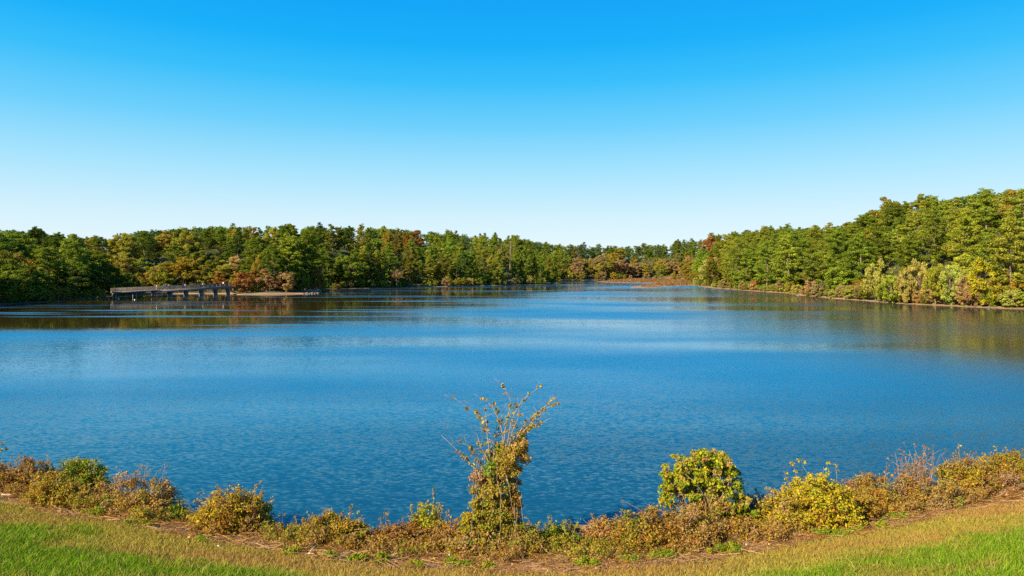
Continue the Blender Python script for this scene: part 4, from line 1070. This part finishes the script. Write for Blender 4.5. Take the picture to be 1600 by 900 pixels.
# vine-covered snag in the middle
X, Y, z = bank_hit(782, 862); snag = link('vine_covered_tree', None, loc=(X, Y, z - .05)); tag(snag, 'tall vine-covered dead tree with long sparse twigs in the middle of the bank', 'tree')
q_ = Y / F; P2 = lambda x_, y_, dy=0.0: np.array([(x_ - 782) * q_, dy, (862 - y_) * q_])
tr = MB(); stem(tr, P2(778, 866), P2(786, 700), .17, .09, .03, 9, 9); stem(tr, P2(786, 862, .15), P2(800, 690, .2), .11, .06, .04, 9, 8); stem(tr, P2(765, 862, -.1), P2(752, 735, -.1), .08, .04, .05, 8, 7)
tr.build('trunk', [M_BARK], snag, smooth=True)
fo = MB(); viney = {'ochre': 4, 'olive': 3, 'brown': 2, 'green': 2, 'tan': 2}
for cx, cy, rx, ry, n_, wt in [(775, 848, 62, 20, 70, viney), (738, 846, 30, 26, 26, {'tan': 2, 'ochre': 3, 'olive': 2, 'green': 1}), (822, 848, 34, 20, 26, {'ochre': 3, 'brown': 2, 'green': 1, 'olive': 2}), (765, 815, 44, 34, 50, {'olive': 3, 'ochre': 3, 'green': 2, 'lime': 1}), (772, 770, 36, 40, 50, {'ochre': 3, 'olive': 3, 'green': 2, 'tan': 1}), (794, 706, 17, 22, 14, {'ochre': 3, 'olive': 2, 'tan': 2, 'lime': 1}), (778, 835, 46, 30, 46, viney), (778, 795, 34, 30, 46, {'ochre': 3, 'olive': 4, 'green': 3, 'brown': 1}), (776, 755, 30, 28, 42, viney), (790, 725, 26, 22, 34, {'ochre': 5, 'tan': 2, 'olive': 2, 'green': 1}), (768, 728, 16, 14, 14, {'green': 5, 'lime': 2}), (787, 704, 12, 10, 12, {'green': 3, 'lime': 3, 'ochre': 2}),
                              (752, 745, 14, 16, 14, {'pink': 2, 'tan': 3, 'brown': 2}), (806, 700, 18, 14, 18, {'ochre': 4, 'tan': 3, 'yellow': 1}), (815, 685, 12, 10, 8, {'ochre': 3, 'tan': 2}), (746, 800, 10, 26, 12, {'olive': 3, 'ochre': 3, 'lime': 1}), (728, 812, 8, 20, 9, {'lime': 2, 'ochre': 3}), (802, 770, 10, 40, 12, {'rust': 2, 'ochre': 3, 'brown': 2}), (800, 830, 30, 24, 22, {'green': 3, 'ochre': 2, 'olive': 2}), (822, 712, 8, 6, 3, {'ochre': 2, 'tan': 1})]:
    for _ in range(n_):
        d = rng.normal(size=3); d /= np.linalg.norm(d); rr = rng.random() ** .5
        leaf_clump(fo, P2(cx, cy) + np.array([d[0] * rx * q_ * rr, d[1] * .55 * rr, d[2] * ry * q_ * rr]), rng.uniform(.12, .22), 95, .038, wt)
fo.build('foliage', [M_BUSH], snag)
vn = MB()
for _ in range(46):
    sx = rng.uniform(745, 812); top = rng.uniform(690, 790); stem(vn, P2(sx + rng.normal() * 10, 862, rng.normal() * .3), P2(sx, top, rng.normal() * .35), .012, .006, .06, 7, 3)
vn.build('vine', [M_STEM], snag)
fo2 = MB()
for pts, lv in [([(786, 705), (790, 660), (800, 625), (786, 598)], [(785, 598), (786, 602), (789, 612)]), ([(792, 700), (798, 655), (815, 622), (845, 600)], [(840, 602), (845, 600), (806, 628), (826, 612)]), ([(766, 720), (762, 670), (745, 640), (709, 615)], [(709, 616), (730, 634), (745, 637), (753, 648), (757, 655), (759, 662), (748, 645)]),
                ([(800, 700), (815, 665), (840, 640), (872, 628)], [(872, 628), (867, 629), (862, 631), (850, 636), (840, 641)]), ([(805, 700), (825, 665), (850, 632), (866, 620)], [(860, 623), (864, 620), (856, 628), (836, 645), (830, 652)]), ([(806, 690), (822, 665), (838, 660), (848, 655)], [(846, 655), (840, 659), (834, 663), (829, 664)]),
                ([(760, 745), (735, 725), (715, 705), (688, 682)], [(738, 728), (730, 720)]), ([(788, 700), (782, 660), (768, 635), (753, 624)], [(760, 625), (752, 624), (773, 632)]), ([(770, 720), (775, 680), (783, 655), (787, 640)], [(776, 648), (779, 645)]), ([(758, 735), (745, 710), (735, 695), (720, 688)], [(738, 702), (740, 704), (719, 687)]), ([(795, 700), (800, 670), (812, 645), (808, 615)], [(810, 643), (806, 630)]),
                ([(768, 715), (762, 690), (760, 665), (757, 640)], [(760, 660), (758, 642)]), ([(800, 700), (812, 680), (826, 668), (832, 655)], [(826, 670), (822, 674), (818, 680)]), ([(764, 720), (752, 700), (748, 690), (744, 680)], [])]:
    br = MB(); ct = np.array([P2(*p_) for p_ in pts]); dy = rng.uniform(-.5, .5); ct[:, 1] += np.linspace(0, dy, len(ct))
    tt = np.linspace(0, len(ct) - 1, 10); pp = np.stack([np.interp(tt, np.arange(len(ct)), ct[:, a_]) for a_ in range(3)], 1)
    pp[1:-1] = (pp[:-2] + pp[1:-1] * 2 + pp[2:]) / 4
    br.tube(pp, np.linspace(.018, .004, len(pp)), 5)
    for q in pp[1:7]: leaf_clump(fo2, q + rng.normal(size=3) * .04, rng.uniform(.06, .15), int(rng.integers(8, 26)), .04, viney)
    for q in pp[3::2]:
        e = q + np.array([rng.normal() * .2, rng.normal() * .1, rng.uniform(.05, .3)]); br.tube([q, (q + e) / 2 + rng.normal(size=3) * .02, e], [.007, .005, .003], 3)
    bo = br.build('branch', [M_STEM], snag)
    if lv:
        for (lx, ly) in lv:
            lf = MB(); leaf_clump(lf, P2(lx, ly) + [0, dy * .8, 0], .05, 7, .058, {'ochre': 3, 'yellow': 2, 'brown': 2}); lf.build('leaf_cluster', [M_BUSH], bo)

fo2.build('foliage', [M_BUSH], snag)
# sapling just off the left edge, one leafy twig reaching into view
X, Y, z = bank_hit(-34, 772); sp = link('sapling', None, loc=(X, Y, z)); tag(sp, 'leafy twig tip of a sapling poking in over the water at the left edge', 'sapling')
st, fo = MB(), MB(); q_ = Y / F; a_ = stem(st, (0, 0, -.1), (.1, 0, 95 * q_), .03, .015, .03, 7, 6); b_ = stem(st, a_[-2], (37 * q_, 0, 78 * q_), .01, .004, .05, 6); c_ = stem(st, a_[-3], (40 * q_, .1, 68 * q_), .01, .004, .05, 6)
for q in np.vstack([b_[2:], c_[2:], a_[3:]]): leaf_clump(fo, q, .07, 7, .06, {'olive': 3, 'yellow': 1, 'brown': 2})
st.build('stems', [M_STEM], sp); fo.build('foliage', [M_BUSH], sp)

# ------------------------------------------------------------------ log over the dark gap, sticks, litter
def lying(name, px, yb, lpx, ang, rad, mat, label, cat, dz=.06, taper=.6, sides=8, fork=False):
    X, Y, z = bank_hit(px, yb); m_ = MB(); l_ = lpx * Y / F
    e = np.array([math.cos(ang), math.sin(ang) * .7, 0]) * l_ / 2; e[2] = -0.22 * e[1]
    n = 7; t = np.linspace(-1, 1, n)[:, None]; pts = e * t + rng.normal(size=(n, 3)) * [.012 * l_, .02 * l_, .008 * l_]
    m_.tube(pts, rad * np.linspace(1, taper, n), sides)
    if fork: m_.tube([pts[3], pts[3] + e * .35 + [0, .12, .1], pts[3] + e * .7 + [0, .3, .14]], [rad * .7, rad * .5, rad * .25], 5)
    o_ = m_.build(name, [mat], None, (X, Y, z + dz), True); tag(o_, label, cat); return o_
M_LOG = noisy_mat('log_bark', (.16, .09, .04), (.34, .20, .09), 3, .9, .5, (.6, 3, 3))
lying('log', 911, 846, 34, .05, .13, M_LOG, 'brown log lying across the dark gap right of the snag', 'log', .42, .85, 10)
M_DRY = noisy_mat('bleached_wood', (.46, .35, .24), (.66, .54, .40), 5, .85, .3, (.5, 3, 3))
for a in [(140, 800, 34, -.1, .018, 'long pale stick lying on the litter below the ivy-hung shrub', 'stick', True), (483, 868, 26, -.5, .024, 'pale forked stick on the litter below the open water gap', 'stick', True), (528, 855, 16, -.15, .028, 'short bleached stick at the foot of the domed olive shrub', 'stick', False),
          (445, 854, 14, .2, .02, 'thin bleached stick in the litter left of the domed olive shrub', 'stick', False), (11, 776, 15, .05, .05, 'pale broken board on the grass edge at the left', 'board', False), (17, 765, 8, .9, .045, 'pale pointed wood scrap at the left edge', 'wood scrap', False), (378, 840, 12, .3, .02, 'pale stick on the litter under the rounded orange shrub', 'stick', False),
          (1168, 853, 12, 1.0, .04, 'upright pale stump end on the litter right of the tall yellow-green shrub', 'wood scrap', False), (860, 868, 12, .5, .02, 'thin pale stick below the green shrub by the dark gap', 'stick', False), (300, 830, 22, .25, .014, 'thin straw-coloured stem lying below the small dark bush', 'stick', False), (610, 880, 22, -.4, .02, 'brown bent stick at the grass edge below the rust mound', 'stick', True)]:
    lying('stick' if a[6] == 'stick' else 'wood_scrap', a[0], a[1], a[2], a[3], a[4], M_DRY, a[5], a[6], fork=a[7])
for px, yb, lb in [(702, 874, 'small white scrap of paper on the litter left of the snag'), (341, 860, 'small pale scrap on the litter below the rounded orange shrub')]:
    X, Y, z = bank_hit(px, yb); m_ = MB(); a_ = rng.uniform(.7, 1.2, 8) * .03; th = np.linspace(0, 2 * np.pi, 8, endpoint=False)
    rim = np.stack([np.cos(th) * a_, np.sin(th) * a_, rng.uniform(0, .05, 8)], 1); V_ = np.vstack([rim, [[0, 0, .06]], rim - [0, 0, .006]])
    m_.add(V_, None, [(k_, (k_ + 1) % 8, 8) for k_ in range(8)] + [((k_ + 1) % 8 + 9, k_ + 9, 8) for k_ in range(8)])
    o_ = m_.build('paper_scrap', [M_PAINT], None, (X, Y, z + .1)); tag(o_, lb, 'litter')

# green weed clumps along the mown edge
WG = 'green weed clumps along the mown edge'
for px, yb, wpx, hpx, lb in [(318, 848, 30, 9, 'flat green weed patch below the rounded orange shrub'), (150, 806, 40, 10, 'low green weeds by the long pale stick'), (212, 822, 44, 9, 'green weed strip below the thin brown shrub'), (460, 868, 40, 13, 'yellow-green weeds around the pale forked stick'), (515, 874, 20, 10, 'small green weed clump right of the forked stick'), (560, 878, 34, 13, 'bright green weed clump left of the bent stick'), (592, 880, 28, 14, 'bright green weed clump beside the bent stick'),
                             (650, 886, 28, 8, 'low green weeds at the grass edge below the sprouting shrub'), (710, 885, 24, 12, 'green weed clump near the white paper scrap'), (730, 887, 18, 8, 'small green weed tuft right of the white paper scrap'), (760, 888, 22, 8, 'green weed tuft below the snag foot'), (915, 886, 44, 14, 'dark green weeds below the log'), (990, 878, 40, 9, 'yellowish weeds below the green and rust mound'), (1035, 874, 40, 12, 'green weeds at the edge below the ochre brush'), (1130, 866, 60, 12, 'yellow-green weed strip below the tall yellow-green shrub'),
                             (1205, 838, 22, 8, 'small lime weed clump below the bright yellow shrub'), (1300, 840, 60, 11, 'lime weed strip under the bright yellow shrub'), (1335, 832, 22, 11, 'small upright lime weed right of the weed strip'), (1378, 826, 26, 9, 'green weeds below the rusty olive shrub'), (1400, 812, 40, 8, 'pale weeds on the litter below the bare pinkish shrub'), (680, 862, 40, 16, 'green broad-leaved weeds at the foot of the brown brush'), (640, 866, 30, 12, 'green weeds in front of the rust mound')]:
    shrub(lb, px, yb, yb - hpx, wpx, {'green': 4, 'lime': 3, 'olive': 1, 'ochre': 1}, 1.6, .045, lobes=5, deep=.5, name='weed_clump', cat='weeds', group=WG)

# ------------------------------------------------------------------ litter of dead stems and leaves, undergrowth, grass
n0 = 90000
P = np.stack([rng.uniform(-26, 26, n0), rng.uniform(13, 33, n0)], 1)
e = edge_y(P[:, 0]) - P[:, 1] - .35 + .3 * vnoise(P[:, 0] * 1.3, P[:, 1] * 1.3, 21); s_ = bank_line(P[:, 0]) - P[:, 1]
ok = (e < .25) & (s_ > -.1); P = P[ok]
z_ = height(P[:, 0], P[:, 1])[0]
mb = MB(); nP = len(P); isb = rng.random(nP) < .42
A_ = P[isb]; za = z_[isb]; n = len(A_); th = rng.normal(0, .55, n) + np.where(rng.random(n) < .25, 1.57, 0); ln = rng.uniform(.08, .34, n)
dx = np.stack([np.cos(th) * ln, np.sin(th) * ln, -.22 * np.sin(th) * ln + rng.normal(size=n) * .28 * ln], 1); sd = np.stack([-np.sin(th), np.cos(th), 0 * th], 1) * rng.uniform(.004, .009, n)[:, None]; sd[:, 2] = .006
c0 = np.stack([A_[:, 0], A_[:, 1], za + rng.uniform(.02, .16, n)], 1)
Vq = np.stack([c0 - dx - sd, c0 + dx - sd * .6, c0 + dx + sd * .6, c0 - dx + sd], 1).reshape(-1, 3)
cc = mixcol(n, {'brown': 3, 'tan': 4, 'rust': 2, 'ochre': 1}, .3)
mb.add(Vq, np.arange(4 * n).reshape(n, 4), None, np.repeat(cc, 4, axis=0))
Bp = P[~isb]; zb = z_[~isb]
mb.leaves(np.stack([Bp[:, 0], Bp[:, 1], zb + rng.uniform(.0, .13, len(Bp)) ], 1), rng.normal(size=(len(Bp), 3)) * .6 + [0, -.2, .8], rng.uniform(.02, .055, len(Bp)), .6, mixcol(len(Bp), {'brown': 3, 'rust': 3, 'tan': 3, 'ochre': 2}, .3))
o_ = mb.build('dead_brush', [M_BUSH]); tag(o_, 'brown litter of cut stems and fallen leaves along the bank', 'litter', kind='stuff')

# knee-high undergrowth that joins the shrubs near the water
mb = MB(); n_ = 0
while n_ < 3200:
    x_ = rng.uniform(-24, 24); s__ = abs(rng.normal(0, 1.7)) + .1; y_ = float(bank_line(np.array(x_))) - s__
    if y_ < edge_y(x_) + .95 + .5 * math.sin(x_ * 2.1): continue
    pxx = x_ / y_ * F + 800
    if (420 < pxx < 478 or 575 < pxx < 590 or 900 < pxx < 925) and s__ < 1.2: continue
    zz = .22 * s__; k_ = vnoise(np.array([x_ * .8]), np.array([y_ * .8]), 41)[0]
    wt = {'rust': 2, 'ochre': 4, 'brown': 2, 'tan': 2, 'olive': 1} if k_ > .05 else {'olive': 3, 'green': 2, 'ochre': 3, 'brown': 1}
    leaf_clump(mb, (x_, y_, zz + rng.uniform(.03, .42) * min(1, 2.4 / (s__ + .8))), rng.uniform(.12, .28), 60, .034, wt); n_ += 1
for _ in range(7500):
    x_ = rng.uniform(-25, 25); s__ = rng.uniform(-.1, 4.5); y_ = float(bank_line(np.array(x_))) - s__
    if y_ < edge_y(x_) + .3: continue
    zz = .22 * s__; l_ = rng.uniform(.2, .6) + .5 * rng.random() ** 4; a_ = rng.uniform(0, 6.28); up_ = abs(rng.normal(.35, .5))
    e_ = np.array([math.cos(a_), math.sin(a_) * .6, up_]); e_ *= l_ / np.linalg.norm(e_); p_ = np.array([x_, y_, zz])
    mb.tube([p_, p_ + e_ * .5 + [0, 0, .03], p_ + e_], [.007, .005, .002], 3, mixcol(1, {'brown': 2, 'tan': 3, 'rust': 2})[0], cap=False)
o_ = mb.build('undergrowth', [M_BUSH]); tag(o_, 'tangled low undergrowth between the bank shrubs', 'undergrowth', kind='stuff')

# grass blades
n0 = 520000
P = np.stack([rng.uniform(-20, 20, n0), 7 + 17 * rng.random(n0) ** .8], 1)
ppx = P[:, 0] / P[:, 1] * F + 800
zq = .22 * (bank_line(P[:, 0]) - P[:, 1]); ppy = HY + (CAM_H - zq) / P[:, 1] * F
ok = (ppx > -40) & (ppx < 1640) & (ppy < 930); P = P[ok]
bc, e, g = bank_colour(P[:, 0], P[:, 1])
ok = e > -.15 + .2 * rng.normal(size=len(P)); P, bc, e, g = P[ok], bc[ok], e[ok], g[ok]
z_ = height(P[:, 0], P[:, 1])[0]; n = len(P)
hgt = np.where(g > 0, rng.uniform(.08, .25, n), rng.uniform(.05, .16, n)); a = rng.uniform(0, 6.28, n); wd = rng.uniform(.005, .009, n)
tall_ = rng.random(n) < .02; hgt[tall_] *= 1.7
side = np.stack([np.cos(a), np.sin(a), 0 * a], 1) * wd[:, None]
ln_ = np.stack([rng.normal(size=n) * .5, rng.normal(size=n) * .5, 0 * a], 1) * hgt[:, None]
b0 = np.stack([P[:, 0], P[:, 1], z_ - .01], 1); m1 = b0 + ln_ * .35 + np.stack([0 * a, 0 * a, hgt * .6], 1); t1 = b0 + ln_ + np.stack([0 * a, 0 * a, hgt * .95], 1)
V_ = np.stack([b0 - side, b0 + side, m1 + side * .8, m1 - side * .8, t1], 1).reshape(-1, 3)
base = np.arange(n)[:, None] * 5
cc = bc * rng.uniform(.72, 1.3, (n, 1)) * (1 + rng.normal(size=(n, 3)) * .08)
sw = rng.random(n) < np.where(g > 0, .07, .1); cc[sw] = np.array([.48, .36, .13]) * rng.uniform(.7, 1.2, (sw.sum(), 1))
me = mesh_np('grass', V_, [base + np.array([[0, 1, 2, 3]]), base + np.array([[3, 2, 4]])], [M_GRASS], np.repeat(np.clip(cc, .01, 1), 5, axis=0))
o_ = link('grass', me); tag(o_, 'mown grass of the bank, straw yellow by the shrubs and green nearer', 'grass', kind='stuff')
print('grass blades', n)
